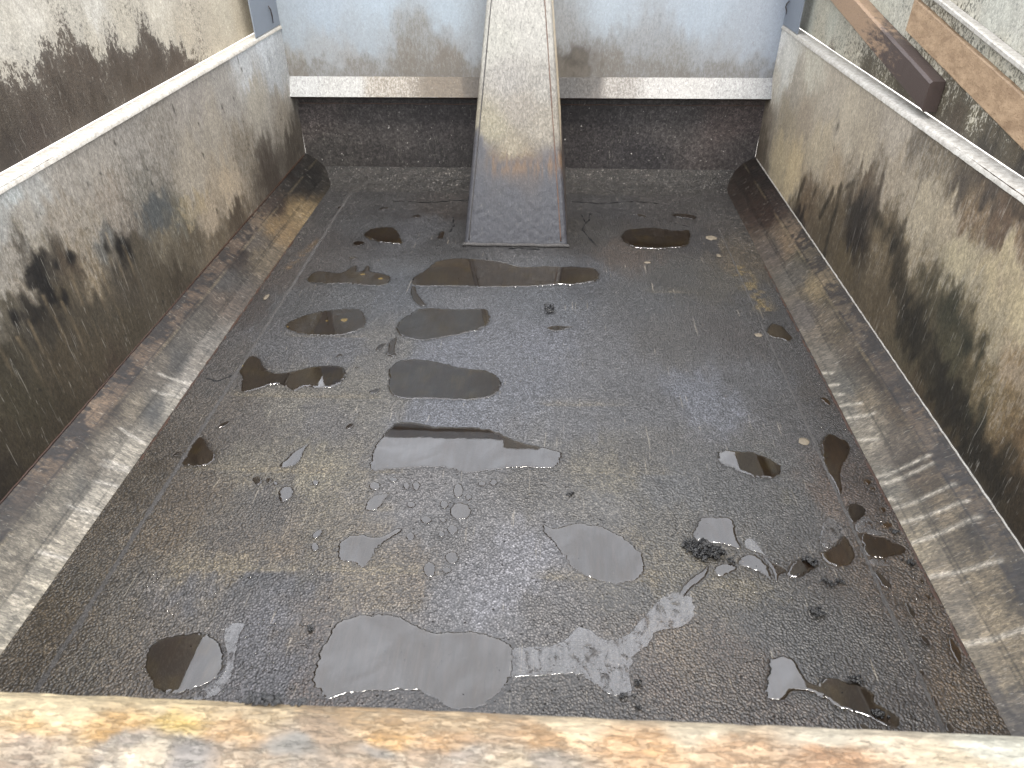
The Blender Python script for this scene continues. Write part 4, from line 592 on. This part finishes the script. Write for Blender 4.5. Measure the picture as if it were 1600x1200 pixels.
# sloped side plates
for s, key in ((-1, 'cl'), (1, 'cr')):
    ts = np.array([0, .04, .12, .2, .28, .36, .44, .52, .60, .65, .68, .72, .8, .88, .95, 1.0]); ts = np.unique(np.concatenate([ts, np.linspace(0, 1, 44)]))
    ysl = np.linspace(YR, YL, 620)
    # cross-section: shallow fold low down, crease, flatter shelf against the wall
    kx = [0, .30, .667, .70, 1.0]; kz = [0.0, .030, .084, .088, .115]
    U, V, P = plane_grid(ysl, ts, lambda u, v: np.stack([s*(FX+v*(WX-FX)), u, np.interp(v, kx, kz)+.0008*(vnoise(u, v*.15, 30, 2)-.5)+np.where(v <= 0, -.001, 0)], 1))
    c = paint(key, U, V, eps=.03, warp=.02, asp=.35, rag=.07, sat=.8, lift=1.2 if s < 0 else 1.05, gam=1.15)
    # dark shelf, worn crease, running drips
    sh = sstep(.64, .70, V)*(1-sstep(.97, 1.0, V))
    patch = fbm(U, V*.15, 30, 3, 9)
    patch = .5*fbm(U, V*.10, 70, 3, 9)+.5*fbm(U, V*.1, 14, 2, 10)
    c = mixc(c, lin((132, 108, 88))*GAIN[key], sh*(.55 if s < 0 else .25)*sstep(1.0, 1.3, U)*sstep(3.0, 2.4, U))
    c = mixc(c, lin((50, 39, 32))*GAIN[key], sh*(.92 if s < 0 else .85)*sstep(.50, .47, patch+.05*np.cos(V*16)))
    c = mixc(c, lin((185, 168, 140))*GAIN[key], np.exp(-((V-.66)/.022)**2)*.35*sstep(.4, .6, fbm(U, V, 12, 3, 3)))
    c = mixc(c, lin((90, 86, 84))*GAIN[key], np.exp(-((V-.36)/.06)**2)*.4*sstep(.35, .65, fbm(U, V, 7, 3, 13)))
    for d0 in (DRIPS if s > 0 else DRIPS_L):
        d, t = seg_dist(U, (V)*.147, (d0[0], max(.0, d0[1])*.147), (d0[2], d0[3]*.147))
        c = mixc(c, lin((225, 220, 215))*GAIN[key], np.exp(-(d/.0052)**2)*1.0*(.5+.6*fbm(U, V, 50, 2, 6)))
    for v0, w0, a0 in ((.10, .010, .5), (.30, .008, .45), (.345, .012, .6), (.50, .006, .35), (.625, .008, .5), (.70, .012, .7), (.84, .008, .5), (.93, .008, .5)):
        c = c*(1-a0*np.exp(-((V-v0-.012*(vnoise(U, U*0, 5, 2)-.5))/w0)**2)*sstep(.3, .6, fbm(U, V, 8, 3, int(v0*100))))[:, None]
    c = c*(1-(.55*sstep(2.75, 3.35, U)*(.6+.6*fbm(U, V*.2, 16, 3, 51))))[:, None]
    fine = .6*vnoise(U, V*.02, 110, 21)+.4*vnoise(U, V*.03, 230, 22)   # fine run marks across the lower plate
    c = c*(1+(fine-.5)*.75*(1-.6*sstep(.3, .6, V))*(.4+fbm(U, V, 6, 2, 19)))[:, None]
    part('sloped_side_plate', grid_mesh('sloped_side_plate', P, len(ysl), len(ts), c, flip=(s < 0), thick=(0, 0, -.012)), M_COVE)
# side walls, rails
WL_BLOBS = ((1.47, .485, .030, 1.1), (1.49, .455, .026, 1.), (1.50, .42, .022, .8), (1.62, .468, .022, .8), (1.56, .474, .018, .6), (1.838, .395, .026, 1.1), (1.86, .37, .02, .9), (1.53, .39, .03, .6), (1.37, .44, .03, .7), (1.42, .40, .03, .6))
for s, key in ((-1, 'wl'), (1, 'wr')):
    ysw = np.linspace(.30, YL, 380); zs = np.linspace(.113, RZ, 78)
    U, V, P = plane_grid(ysw, zs, lambda u, v: np.stack([s*(WX+.003*(vnoise(u, v, 3, 4)-.5)), u, v], 1))
    c = paint(key, U, V, eps=.02, warp=.03, ws=12, asp=1.1, rag=.10, sat=.72, lift=1.06, gam=1.3)
    if s < 0:
        for (y0, z0, r, st) in WL_BLOBS:
            w = np.exp(-(((U-y0)**2*1.2+(V-z0)**2)/r**2))*st*1.25; w = sstep(.25, .7, w+1.0*(fbm(U, V*.35, 60, 4, 5)-.5)); c = mixc(c, lin((26, 24, 23))*GAIN[key], w*.95)
        w = sstep(.40, .60, np.exp(-((U-2.08)**2/.02+(V-.40-.25*(2.08-U))**2/.006))*.8+.9*(fbm(U, V*.5, 55, 4, 15)-.5)); c = mixc(c, lin((92, 97, 100))*GAIN[key], w*.75)
        w = sstep(.44, .58, np.exp(-((U-2.3)**2/.03+(V-.33)**2/.008))*.6+.9*(fbm(U, V*.5, 60, 4, 17)-.5)); c = mixc(c, lin((176, 158, 120))*GAIN[key], w*.5)
        for k in range(30):
            y0 = 1.28+k*.021+.01*math.sin(k*7.1); z0 = .46-.07*abs(math.sin(k*1.7)); d, t = seg_dist(U, V, (y0, z0), (y0+.015, z0-.17-.06*math.sin(k*2.2))); c = mixc(c, lin((160, 142, 115) if k % 3 == 0 else (44, 38, 31))*GAIN[key], np.exp(-(d/.0035)**2)*.55*(1-t))
    if s > 0:   # black scorch marks drawn upwards
        for (pa_, pb_, r, st) in (((2.83, .13), (2.80, .27), .018, .8), ((2.55, .22), (2.5, .33), .022, 1.), ((2.42, .05), (2.44, .37), .02, 1.), ((2.40, .38), (2.33, .43), .018, .7), ((2.68, .2), (2.66, .28), .016, .7), ((2.62, .46), (2.60, .55), .016, .5),
                                  ((1.72, .20), (1.98, .40), .07, .95), ((1.45, .16), (1.75, .28), .07, .95), ((1.2, .16), (1.5, .22), .06, .9), ((1.95, .36), (2.15, .40), .04, .7)):
            d, t = seg_dist(U, V, pa_, pb_); w = sstep(.3, .85, np.exp(-(d/r)**2)*st+1.1*(fbm(U+V*.3, V*.35, 50, 4, 7)-.5)); c = mixc(c, lin((40, 38, 34))*GAIN[key], w*.8)
    part('side_wall', grid_mesh('side_wall', P, len(ysw), len(zs), c, flip=(s < 0), thick=(s*.03, 0, 0)), M_WALL)
    v = []; f = []   # top rail: rounded flange
    prof = [(WX-.004, RZ-.012), (WX-.003, RZ-.003), (WX+.004, RZ+.003), (RO-.004, RZ+.004), (RO+.004, RZ), (RO+.004, RZ-.03), (WX+.034, RZ-.03)]
    yy = np.linspace(.26, YH+.02, 300)
    for i, y in enumerate(yy):
        for (px, pz) in prof:
            v.append((s*(px+.0012*(float(vnoise(y, px*9, 40, 3))-.5)), y, pz+.0012*(float(vnoise(y, pz*7, 55, 4))-.5)))
        if i:
            K = len(prof)
            for k in range(K-1): f.append(((i-1)*K+k, i*K+k, i*K+k+1, (i-1)*K+k+1) if s > 0 else ((i-1)*K+k, (i-1)*K+k+1, i*K+k+1, i*K+k))
    part('top_rail', mesh('top_rail', v, f), M_RAIL)
    # weld bead between wall and sloped plate
    part('weld_seam', tube('weld_seam', [(s*(WX-.001), .36+k*.02, .1155+.0008*math.sin(k*2.3)) for k in range(158)], [.0022+.0009*float(vnoise(k, 1, .9, 3)) for k in range(158)], 5), M_RUST if s < 0 else M_RAIL)
    # plate rising above the rail in the front corner, with its short weld and the twisted wire in it
    v, f = box_v(s*WX, s*(WX+.004), 3.173 if s < 0 else 3.268, YH+.02, RZ+.0045, 1.30); cg = part('corner_plate', mesh('corner_plate', v, f), M_PANEL_GREY, smooth=False)
    w = [(-1.105, 3.372, .795), (-1.10, 3.376, .78), (-1.102, 3.384, .772), (-1.10, 3.382, .758), (-1.103, 3.39, .745), (-1.106, 3.396, .725)] if s < 0 else [(1.105, 3.45, .80), (1.10, 3.462, .79), (1.10, 3.47, .776), (1.103, 3.462, .765), (1.106, 3.463, .748)]
    part('wire_stub', tube('wire_stub', w, [.002, .003, .0022, .003, .0022, .0015], 6)if s < 0 else tube('wire_stub', w, [.002, .003, .0025, .0022, .0012], 6), M_WIRE)

# headboard, ledge, lower panel and fillet
xh = np.linspace(-WX, WX, 300)
U, V, P = plane_grid(xh, np.linspace(.485, HZ, 150), lambda u, v: np.stack([u, np.full_like(u, YH)+.002*(vnoise(u, v, 2, 3)-.5), v], 1))
c = paint('head', U, V, eps=.05, warp=.03, rag=.08); sn = fbm(U, V*.6, 26, 4, 41)
w = sstep(.42, .68, 1.0*np.exp(-((U-.20)/.14)**2-((V-.50)/.10)**2)+.8*(sn-.5)+.1); c = mixc(c, lin((84, 78, 72))*GAIN['head'], w*.8)
w = sstep(.45, .75, .8*np.exp(-((V-.50)/.11)**2)+.9*(sn-.5)); c = mixc(c, lin((140, 134, 126))*GAIN['head'], w*.55)
part('headboard', grid_mesh('headboard', P, 300, 150, c, flip=False, thick=(0, .03, 0)), M_HEAD)
v, f = box_v(-WX-.05, WX+.05, YH-.02, YH+.06, HZ, HZ+.06); part('headboard_top_rail', mesh('headboard_top_rail', v, f), M_PANEL_GREY, smooth=False)
U, V, P = plane_grid(xh, np.linspace(0, 1, 24), lambda u, v: np.stack([u, YH-.001+v*(-.045), .486-v*.080+.0012*(vnoise(u, v, 40, 3)-.5)], 1))
c = paint('ledge', U, .485-V*.08, eps=.03, warp=.01, rag=.06, gam=1.25, lift=1.15)
part('headboard_ledge', grid_mesh('headboard_ledge', P, 300, 24, c, flip=True), M_LEDGE)
U, V, P = plane_grid(xh, np.linspace(0, 1, 8), lambda u, v: np.stack([u, YH-.046+v*(YL-YH+.046), .406-v*.022-.006*np.sin(np.minimum(v*6, 1.57))], 1))
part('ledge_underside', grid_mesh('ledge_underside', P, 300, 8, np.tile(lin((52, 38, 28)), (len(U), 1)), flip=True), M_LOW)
U, V, P = plane_grid(xh, np.linspace(.0, .38, 60), lambda u, v: np.stack([u, np.full_like(u, YL), v], 1))
c = paint('low', U, V, eps=.05, warp=.03, sat=.6, lift=1.3); part('lower_front_panel', grid_mesh('lower_front_panel', P, 300, 60, c, flip=False, thick=(0, .02, 0)), M_LOW)
part('weld_seam', tube('weld_seam', [(x, YL-.002, .355+.001*math.sin(x*40)) for x in np.linspace(-1.1, 1.1, 120)], .0018, 5), M_BAR)
U, V, P = plane_grid(np.linspace(-1.03, 1.03, 360), np.linspace(0, 1, 24), lambda u, v: np.stack([u, 3.30+v*(YL-3.30)+.01*(vnoise(u, v, 9, 5)-.5), -.001+.05*v**2.6+.010*(fbm(u, v*.15, 35, 3, 6)-.3)*v*(1-v)*4*(np.abs(u) < .93)], 1))
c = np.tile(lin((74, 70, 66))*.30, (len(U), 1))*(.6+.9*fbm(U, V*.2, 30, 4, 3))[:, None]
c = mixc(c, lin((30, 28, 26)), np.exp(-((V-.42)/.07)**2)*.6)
part('front_fillet', grid_mesh('front_fillet', P, 360, 24, c, {'Wet': U*0, 'Film': U*0, 'Crust': U*0+.9}), M_FLOOR)

# hoist cover: leaning tapered box in front of the headboard
LEAN = R(20); TL = math.tan(LEAN)
def col_x(z): zz = min(z, .95); return -.235+(.109)*zz, .193-(.103)*zz
zc = np.linspace(0, HZ+.0, 190); uc = np.linspace(0, 1, 60); bev = .012
def colf(u, v):
    zz = np.minimum(v, .95); x0 = -.235+.109*zz; x1 = .193-.103*zz
    y = 2.73+TL*v; x = x0+(x1-x0)*u; e = np.minimum(u, 1-u)*(x1-x0)
    y = y+np.where(e < bev, (bev-np.sqrt(np.maximum(bev**2-(bev-e)**2, 0))), 0)
    lump = (fbm(x, v, 120, 3, 4)-.5)*.0045*(1-sstep(.12, .3, v))
    step = np.where((u > .94), .0025, 0)-np.where(u < .06, -.0015, 0)
    return np.stack([x, y-lump+step, v], 1)
U, V, P = plane_grid(uc, zc, colf)
c = paint('col', P[:, 0], V, eps=.018, warp=.012, ws=18)
yy_ = fbm(P[:, 0], V*.12, 60, 3, 5)
c = mixc(c, lin((150, 120, 82))*GAIN['col'], np.exp(-((V-.30-.05*(yy_-.5))/.03)**2)*.55*sstep(.4, .62, yy_))
su = fbm(P[:, 0], V*.10, 110, 3, 9)
zb = .325+.10*np.exp(-(U/.13)**2)+.02*np.exp(-((U-.97)/.05)**2)+.06*(su-.5)
w = sstep(.012, -.012, V-zb); tanw = np.exp(-((V-zb+.035)/.035)**2)*sstep(.12, .25, U)*sstep(.3, .62, su)
c = mixc(c, lin((100, 101, 108))[None, :].repeat(1, 0)[0]*GAIN['col'], w*.85); c = mixc(c, lin((172, 132, 86))*GAIN['col'], np.clip(tanw, 0, 1)*.65)
cover = part('hoist_cover', grid_mesh('hoist_cover', P, 60, 190, c, flip=False), M_COL, label='tapered cream hoist cover, blackened grey at its foot')
for s in (0, 1):   # side plates
    v = []; f = []; cl = []
    for i, z in enumerate(np.linspace(0, HZ, 60)):
        xx = col_x(z)[s]; y0 = 2.73+TL*z+bev
        for y in (y0, y0+.01, max(y0+.02, YL if z < .4 else YH)): v.append((xx, y, z))
        if i:
            for k in range(2):
                q = ((i-1)*3+k, (i-1)*3+k+1, i*3+k+1, i*3+k); f.append(q if s else q[::-1])
    me = mesh('cover_side_plate', v, f); at = me.color_attributes.new('Col', 'FLOAT_COLOR', 'POINT')
    for k, p in enumerate(v):
        q = lin((200, 185, 160))*.8 if p[2] > .34 else lin((70, 62, 58)); at.data[k].color = (*q, 1)
    o = link('side_plate', me, M_COL, cover)
    pts = [(col_x(z)[s]+(.018 if not s else -.026), 2.73+TL*z-.0005, z) for z in np.linspace(.02, 1.5, 60)]
    o = link('edge_weld', tube('edge_weld', pts, [.0016+.001*float(vnoise(k, 3, .8, s)) for k in range(60)], 5), M_BAR if s else M_SEAM, cover)
pts = [(x, 2.728+.002*math.sin(x*50), .004) for x in np.linspace(-.24, .2, 40)]
link('foot_weld', tube('foot_weld', pts, [.006+.004*float(vnoise(k, 3, .8, 2)) for k in range(40)], 7), M_SEAM, cover)

# side boards standing on the rails
def board(s, z1, y0, y1, key, name='side_board'):
    U, V, P = plane_grid(np.linspace(y0, y1, 300), np.linspace(RZ+.006, z1, 90), lambda u, v: np.stack([s*(RO-.002+.004*(vnoise(u, v, 3, 8)-.5)), u, v], 1))
    c = paint(key, U, V, eps=.03, warp=.02, ws=9, rag=.07, sat=.85, gam=1.2)
    return part(name, grid_mesh(name, P, 300, 90, c, flip=(s < 0), thick=(s*.035, 0, 0)), M_BOARD)
board(-1, 1.08, .2, 3.52, 'bl'); rb = board(1, 1.33, .2, 3.52, 'br')
# slanting bars fixed to the right board
def bar(name, y0, z0, y1, z1, h, d, mat, bevel=.006, x=RO-.003, parent=rb, n=40):
    """box bar along the board from (y0, z0) to (y1, z1) measured at its top edge"""
    prof = [(x, 0), (x-d+bevel, 0), (x-d, -bevel), (x-d, -h+bevel), (x-d+bevel, -h), (x, -h)]
    v = []; f = []; K = len(prof)
    for i in range(n+1):
        t = i/n; y = y0+(y1-y0)*t; z = z0+(z1-z0)*t
        for (px, pz) in prof: v.append((px+.001*(float(vnoise(y, pz*9, 25, 2))-.5), y, z+pz+.0015*(float(vnoise(y, px*9, 25, 6))-.5)))
        if i:
            for k in range(K):
                k2 = (k+1) % K; f.append(((i-1)*K+k, (i-1)*K+k2, i*K+k2, i*K+k))
    f.append(tuple(range(K))[::-1]); f.append(tuple(n*K+k for k in range(K)))
    me = mesh(name, v, f); o = link(name, me, mat, parent, False); return o
def bar_mat():
    m, t = newmat('bar_worn_tan_to_brown'); g = NT(t); vec = g.n('TexCoord').outputs['Object']
    sx = g.n('SeparateXYZ'); g.l(vec, sx.inputs[0]); n1 = g.noise(vec, 30, 6, .7, (1, .5, 2)); n2 = g.noise(vec, 220, 4, .7)
    w = g.ramp(g.math('ADD', sx.outputs[1], g.math('MULTIPLY', g.math('SUBTRACT', n1, .5), 1.1)), 2.35, 2.62)
    c = g.mix(w, tuple(lin((56, 45, 40))), tuple(lin((130, 107, 84)))); c = g.mix(g.ramp(n2, .5, .68, 0, .55), c, tuple(lin((62, 46, 40))))
    b = g.n('BsdfPrincipled'); g.l(c, b.inputs['Base Color']); b.inputs['Roughness'].default_value = .55
    bp = g.n('Bump'); bp.inputs['Strength'].default_value = .4; bp.inputs['Distance'].default_value = .002; g.l(g.math('ADD', n1, n2), bp.inputs['Height']); g.l(bp.outputs[0], b.inputs['Normal'])
    g.l(b.outputs[0], g.n('OutputMaterial').inputs['Surface']); return m
o = bar('slanting_bar', 2.06, .800, 3.30, .99, .078, .040, bar_mat()); o['label'] = 'brown box bar with a blunt dark end'
o = bar('worn_plank', .9, .735, 2.36, .955, .085, .012, M_BAREND, .003); o['label'] = 'flat tan worn strip under the white ledge'
o = bar('white_ledge', .9, .80, 2.9, 1.075, .014, .024, M_RAIL, .003)

# tailgate with its rounded top, nearest the viewer
prof = [(.362, .02), (.362, .30), (.360, .60), (.358, .632), (.353, .643), (.344, .650), (.330, .653), (.312, .6535), (.300, .6525), (.288, .649), (.276, .647), (.258, .6475), (.243, .643), (.236, .628), (.234, .56), (.234, .2), (.234, 0.)]
pa = np.array(prof); L_ = np.concatenate([[0], np.cumsum(np.hypot(*np.diff(pa, axis=0).T))])
# finer sampling of the profile
ss = np.unique(np.concatenate([np.linspace(0, L_[3], 20), np.linspace(L_[3], L_[13], 60), np.linspace(L_[13], L_[-1], 16)]))
py = np.interp(ss, L_, pa[:, 0]); pz = np.interp(ss, L_, pa[:, 1])
xr = np.linspace(-1.10, 1.10, 520)
U, K_, P = plane_grid(xr, np.arange(len(ss)), lambda u, k: np.stack([u, py[k.astype(int)]+.0026*(fbm(u, k*.02, 26, 3, 4)-.5)*np.exp(-((pz[k.astype(int)]-.645)/.03)**2), pz[k.astype(int)]+.0022*(fbm(u, k*.03, 40, 3, 7)-.5)*np.exp(-((pz[k.astype(int)]-.65)/.03)**2)], 1))
c = paint('rim', U, np.maximum(P[:, 1], .30), eps=.005, warp=.006, ws=40, asp=2.2, rag=.014, sat=.9)
ins_ = (P[:, 1] > .356)[:, None]; c = np.where(ins_, lin((110, 90, 70))[None, :]*(.6+.8*fbm(U, P[:, 2], 20, 3, 3))[:, None], c)
part('tailgate', grid_mesh('tailgate', P, len(xr), len(ss), c, flip=False), M_RIM, label='rusty tailgate with chipped cream and orange paint along its top')

# ------------------------------------------------------------------ puddles
import bmesh
from mathutils.geometry import delaunay_2d_cdt
def puddle(lab, kind, grp, pl, size, k):
    h = hfloor(pl[:, 0], pl[:, 1]); lvl = float(np.percentile(h, 80))+(.0012 if kind == 'w' else .0006)+.00003*(k % 7)
    wd = min(.0040 if kind == 'w' else .003, size*.10); n = len(pl)
    q = np.roll(pl, -1, 0)
    def dist(pt):
        out = np.full(len(pt), 9.)
        for k0 in range(0, len(pt), 4000):
            s_ = pt[k0:k0+4000]; d = q-pl; t = np.clip(((s_[:, None, :]-pl[None])*d[None]).sum(2)/((d*d).sum(1)[None]+1e-12), 0, 1)
            out[k0:k0+4000] = np.hypot(*np.moveaxis(s_[:, None, :]-(pl[None]+d[None]*t[..., None]), 2, 0)).min(1)
        return out
    tn = q-np.roll(pl, 1, 0); tn /= np.linalg.norm(tn, axis=1)[:, None]+1e-9; nr = np.stack([-tn[:, 1], tn[:, 0]], 1)
    if np.sum(pl[:, 0]*q[:, 1]-q[:, 0]*pl[:, 1]) < 0: nr = -nr
    cand = []
    for a_ in (.25, .55, 1.0, 1.6):
        c_ = pl+nr*wd*a_; c_ = c_[inside(c_[:, 0], c_[:, 1], pl)]
        if len(c_): c_ = c_[dist(c_) > wd*a_*.9]; cand.append(c_)
    st = max(.006, size*.05); gx, gy = np.meshgrid(np.arange(pl[:, 0].min(), pl[:, 0].max(), st), np.arange(pl[:, 1].min(), pl[:, 1].max(), st))
    c_ = np.stack([gx.ravel(), gy.ravel()], 1); c_ = c_[inside(c_[:, 0], c_[:, 1], pl)]
    if len(c_): cand.append(c_[dist(c_) > wd*2.2])
    ip = np.vstack([c for c in cand if len(c)]) if any(len(c) for c in cand) else np.zeros((0, 2))
    allp = np.vstack([pl, ip]); r_ = delaunay_2d_cdt([Vector((float(a), float(b_))) for a, b_ in allp], [], [list(range(n))], 1, 1e-6)
    vv = np.array([(p.x, p.y) for p in r_[0]]); dd = dist(vv); hh = hfloor(vv[:, 0], vv[:, 1])
    x_ = np.clip(dd/wd, 0, 1); bulge = 1-(1-x_)**2.4
    zz = (hh-.0003)*(1-bulge)+lvl*bulge; zz = np.maximum(zz, hh-.0003)
    zz = np.where(x_ >= 1, lvl, zz)
    cx, cy = pl.mean(0); me = mesh('puddle', [(x-cx, y-cy, z) for (x, y), z in zip(vv.tolist(), zz.tolist())], [tuple(f_) for f_ in r_[2]])
    bm = bmesh.new(); bm.from_mesh(me)
    for f_ in bm.faces:
        if f_.normal.z < 0: f_.normal_flip()
    bm.to_mesh(me); bm.free()
    o = link('puddle', me, M_WATER if kind == 'w' else M_FILM); o.location = (cx, cy, 0)
    return tag(o, lab, 'puddle', grp or None)
for k, (lab, kind, grp, pl, size) in enumerate(PGEO): puddle(lab, kind, grp, pl, size, k)

# ------------------------------------------------------------------ asphalt clumps, chips, grit, beads
rnd = random.Random(5)
def lump_verts(c, r, seed, flat=.75):
    """distorted icosahedron-like lump"""
    t = (1+5**.5)/2
    iv = [(-1, t, 0), (1, t, 0), (-1, -t, 0), (1, -t, 0), (0, -1, t), (0, 1, t), (0, -1, -t), (0, 1, -t), (t, 0, -1), (t, 0, 1), (-t, 0, -1), (-t, 0, 1)]
    fc = [(0, 11, 5), (0, 5, 1), (0, 1, 7), (0, 7, 10), (0, 10, 11), (1, 5, 9), (5, 11, 4), (11, 10, 2), (10, 7, 6), (7, 1, 8), (3, 9, 4), (3, 4, 2), (3, 2, 6), (3, 6, 8), (3, 8, 9), (4, 9, 5), (2, 4, 11), (6, 2, 10), (8, 6, 7), (9, 8, 1)]
    rr = random.Random(seed); v = []
    sc = [rr.uniform(.75, 1.25) for _ in range(3)]
    for p in iv:
        l = 1.9; k = r*rr.uniform(.72, 1.15)/l; v.append((c[0]+p[0]*k*sc[0], c[1]+p[1]*k*sc[1], max(c[2]+p[2]*k*sc[2]*flat, c[2]-r*.55)))
    return v, fc
def lumps(name, lst, mat, **kw):
    V = []; F = []
    for i, (c, r) in enumerate(lst):
        v, f = lump_verts(c, r, i*13+len(lst), kw.get('flat', .75)); n = len(V); V += v; F += [tuple(n+q for q in t) for t in f]
    return link(name, mesh(name, V, F), mat, None, False)
for k, (lab, pts) in enumerate(CLUMPS):
    cx = sum(p[0] for p in pts)/len(pts); cy = sum(p[1] for p in pts)/len(pts); L = []
    for (x, y, s_) in pts:
        for q in range(8 if k else 26):
            r = rnd.uniform(.0020, .0042)*s_; sp = .0045*s_ if k else .0062
            L.append(((x-cx+rnd.gauss(0, sp), y-cy+rnd.gauss(0, sp*.7), r*.6+rnd.uniform(0, .005 if k else .009)), r))
    o = lumps('asphalt_clump', L, M_TAR); o.location = (cx, cy, 0); tag(o, lab, 'asphalt clump')
L = [((rnd.gauss(0, .009), rnd.gauss(0, .0035), .003+rnd.uniform(0, .005)), rnd.uniform(.0015, .0035)) for _ in range(46)]
L += [((.034+rnd.gauss(0, .004), rnd.gauss(0, .002), .002), rnd.uniform(.0015, .003)) for _ in range(10)]
o = lumps('asphalt_clump', L, M_TAR); o.location = (-.143, .3545, .643); tag(o, 'blurred black asphalt clump stuck on the edge of the tailgate', 'asphalt clump')
for lab, x, y, rx, ry in CHIPS:
    v = []; n = 11
    for (rf, z) in ((1, .0002), (.9, .002), (.5, .003)):
        for i in range(n):
            a = 2*math.pi*i/n; w = rf*(.8+.4*rnd.random() if rf > .6 else 1); v.append((rx*w*math.cos(a), ry*w*math.sin(a), z))
    f = [((r_*n+i), (r_*n+(i+1) % n), ((r_+1)*n+(i+1) % n), ((r_+1)*n+i)) for r_ in range(2) for i in range(n)]+[tuple(2*n+i for i in range(n))]
    o = link('chip', mesh('chip', v, f), M_CHIP); o.location = (x, y, float(hfloor(x, y))+.001); tag(o, lab, 'chip')
YLAB = ['yellow grit blob under the long thin puddle, the left one of its two', 'yellow grit blob under the long thin puddle, the right one of its two', 'largest yellow grit blob under the almond shaped puddle', 'faint yellow grit blob in the middle of the almond shaped puddle',
        'yellow grit speck at the left tip of the almond shaped puddle', 'yellow grit blob at the left end of the bone shaped puddle']
for (x, y, rx, ry), lab in zip(SPOTS, YLAB):
    v = []; n = 12
    for (rf, z) in ((1, .0001), (.6, .0008)):
        for i in range(n): a = 2*math.pi*i/n; w = rf*rnd.uniform(.8, 1.2); v.append((rx*w*math.cos(a), ry*w*math.sin(a), z))
    f = [(i, (i+1) % n, n+(i+1) % n, n+i) for i in range(n)]+[tuple(n+i for i in range(n))]
    o = link('grit_blob', mesh('grit_blob', v, f), M_YELLOW); o.location = (x, y, float(hfloor(x, y))+.0003); tag(o, lab, 'grit', 'yellow grit blobs lying in the left puddles')
# loose tar crumbs over the floor
L = []
for _ in range(900):
    if rnd.random() < .5: x, y = rnd.uniform(-.8, .93), rnd.uniform(.5, 3.3)
    else:
        cx, cy, s_ = rnd.choice([(.49, 1.13, .05), (.70, 1.07, .06), (.25, .83, .08), (.15, .80, .06), (.85, 1.15, .03), (.79, 1.2, .02), (.0, 2.3, .05), (-.1, .76, .07), (.86, .95, .04), (.6, .9, .12), (.83, 1.5, .03), (.35, .78, .03), (0, 2.68, .1), (-.6, 3.2, .1), (.4, 3.2, .15)])
        x, y = rnd.gauss(cx, s_), rnd.gauss(cy, s_)
    if abs(x) > .95 or y < .42 or y > 3.45: continue
    r = rnd.uniform(.0006, .0016)*(1.5 if rnd.random() < .08 else 1); L.append(((x, y, float(hfloor(x, y))+r*.8), r))
o = lumps('tar_crumbs', L, M_TAR); tag(o, 'tiny black tar crumbs scattered over the whole floor', 'crumbs', kind='stuff')
L = []
for _ in range(700):
    x, y = rnd.choice([(rnd.uniform(-.8, .85), rnd.uniform(2.3, 3.45)), (rnd.gauss(-.95, .03), rnd.uniform(2.3, 3.0)), (rnd.gauss(.85, .05), rnd.uniform(2.4, 3.0)), (rnd.uniform(-.8, .9), rnd.uniform(3.0, 3.5)), (rnd.uniform(-.9, .9), rnd.uniform(1, 3.3))])
    r = rnd.uniform(.0006, .0018); z = float(hfloor(x, y)) if y < 3.36 else .0025+.042*max(0, (y-3.365)/.165)**1.5
    if abs(x) > FX: z = max(0, (abs(x)-FX))*.78
    L.append(((x, y, z+r*.4), r))
o = lumps('pale_grit', L, M_CHIP, flat=.4); tag(o, 'tiny pale flakes and grit sprinkled over the far end of the floor', 'grit', kind='stuff')
# water beads standing on the greasy steel at the lower right and lower left
V = []; F = []
WG = wet.reshape(len(xs), len(ys))
def wetf(x, y): return WG[min(int((x+FX)/(2*FX)*399+.5), 399), min(max(int((y-YR)/(3.38-YR)*639+.5), 0), 639)] > 0
cnt = 0
while cnt < 2600:
    q = rnd.random()
    if q < .5: x, y = rnd.uniform(.45, .95), rnd.uniform(.5, 1.25)
    elif q < .8: x, y = rnd.uniform(-.75, -.35), rnd.uniform(.6, 1.02)
    else: x, y = rnd.uniform(.86, .955), rnd.uniform(.5, 2.0)
    cnt += 1
    if float(vnoise(x, y, 14, 2)) < .42 or wetf(x, y): continue
    r = rnd.uniform(.0012, .003); n = len(V); z = float(hfloor(x, y)); ex = rnd.uniform(.85, 1.2)
    for (rf, zz) in ((1, 0), (.85, .35), (.45, .58)):
        for i in range(7): a = 2*math.pi*i/7; V.append((x+r*ex*rf*math.cos(a), y+r*rf*math.sin(a), z+r*zz))
    V.append((x, y, z+r*.64))
    for r_ in range(2):
        for i in range(7): F.append((n+r_*7+i, n+r_*7+(i+1) % 7, n+(r_+1)*7+(i+1) % 7, n+(r_+1)*7+i))
    for i in range(7): F.append((n+14+i, n+14+(i+1) % 7, n+21))
M_DROP = water_mat('water_bead', 1.6, .02, (.85, .82, .78), 0)
o = link('water_beads', mesh('water_beads', V, F), M_DROP); tag(o, 'small round water beads standing on the greasy floor', 'water beads', kind='stuff')
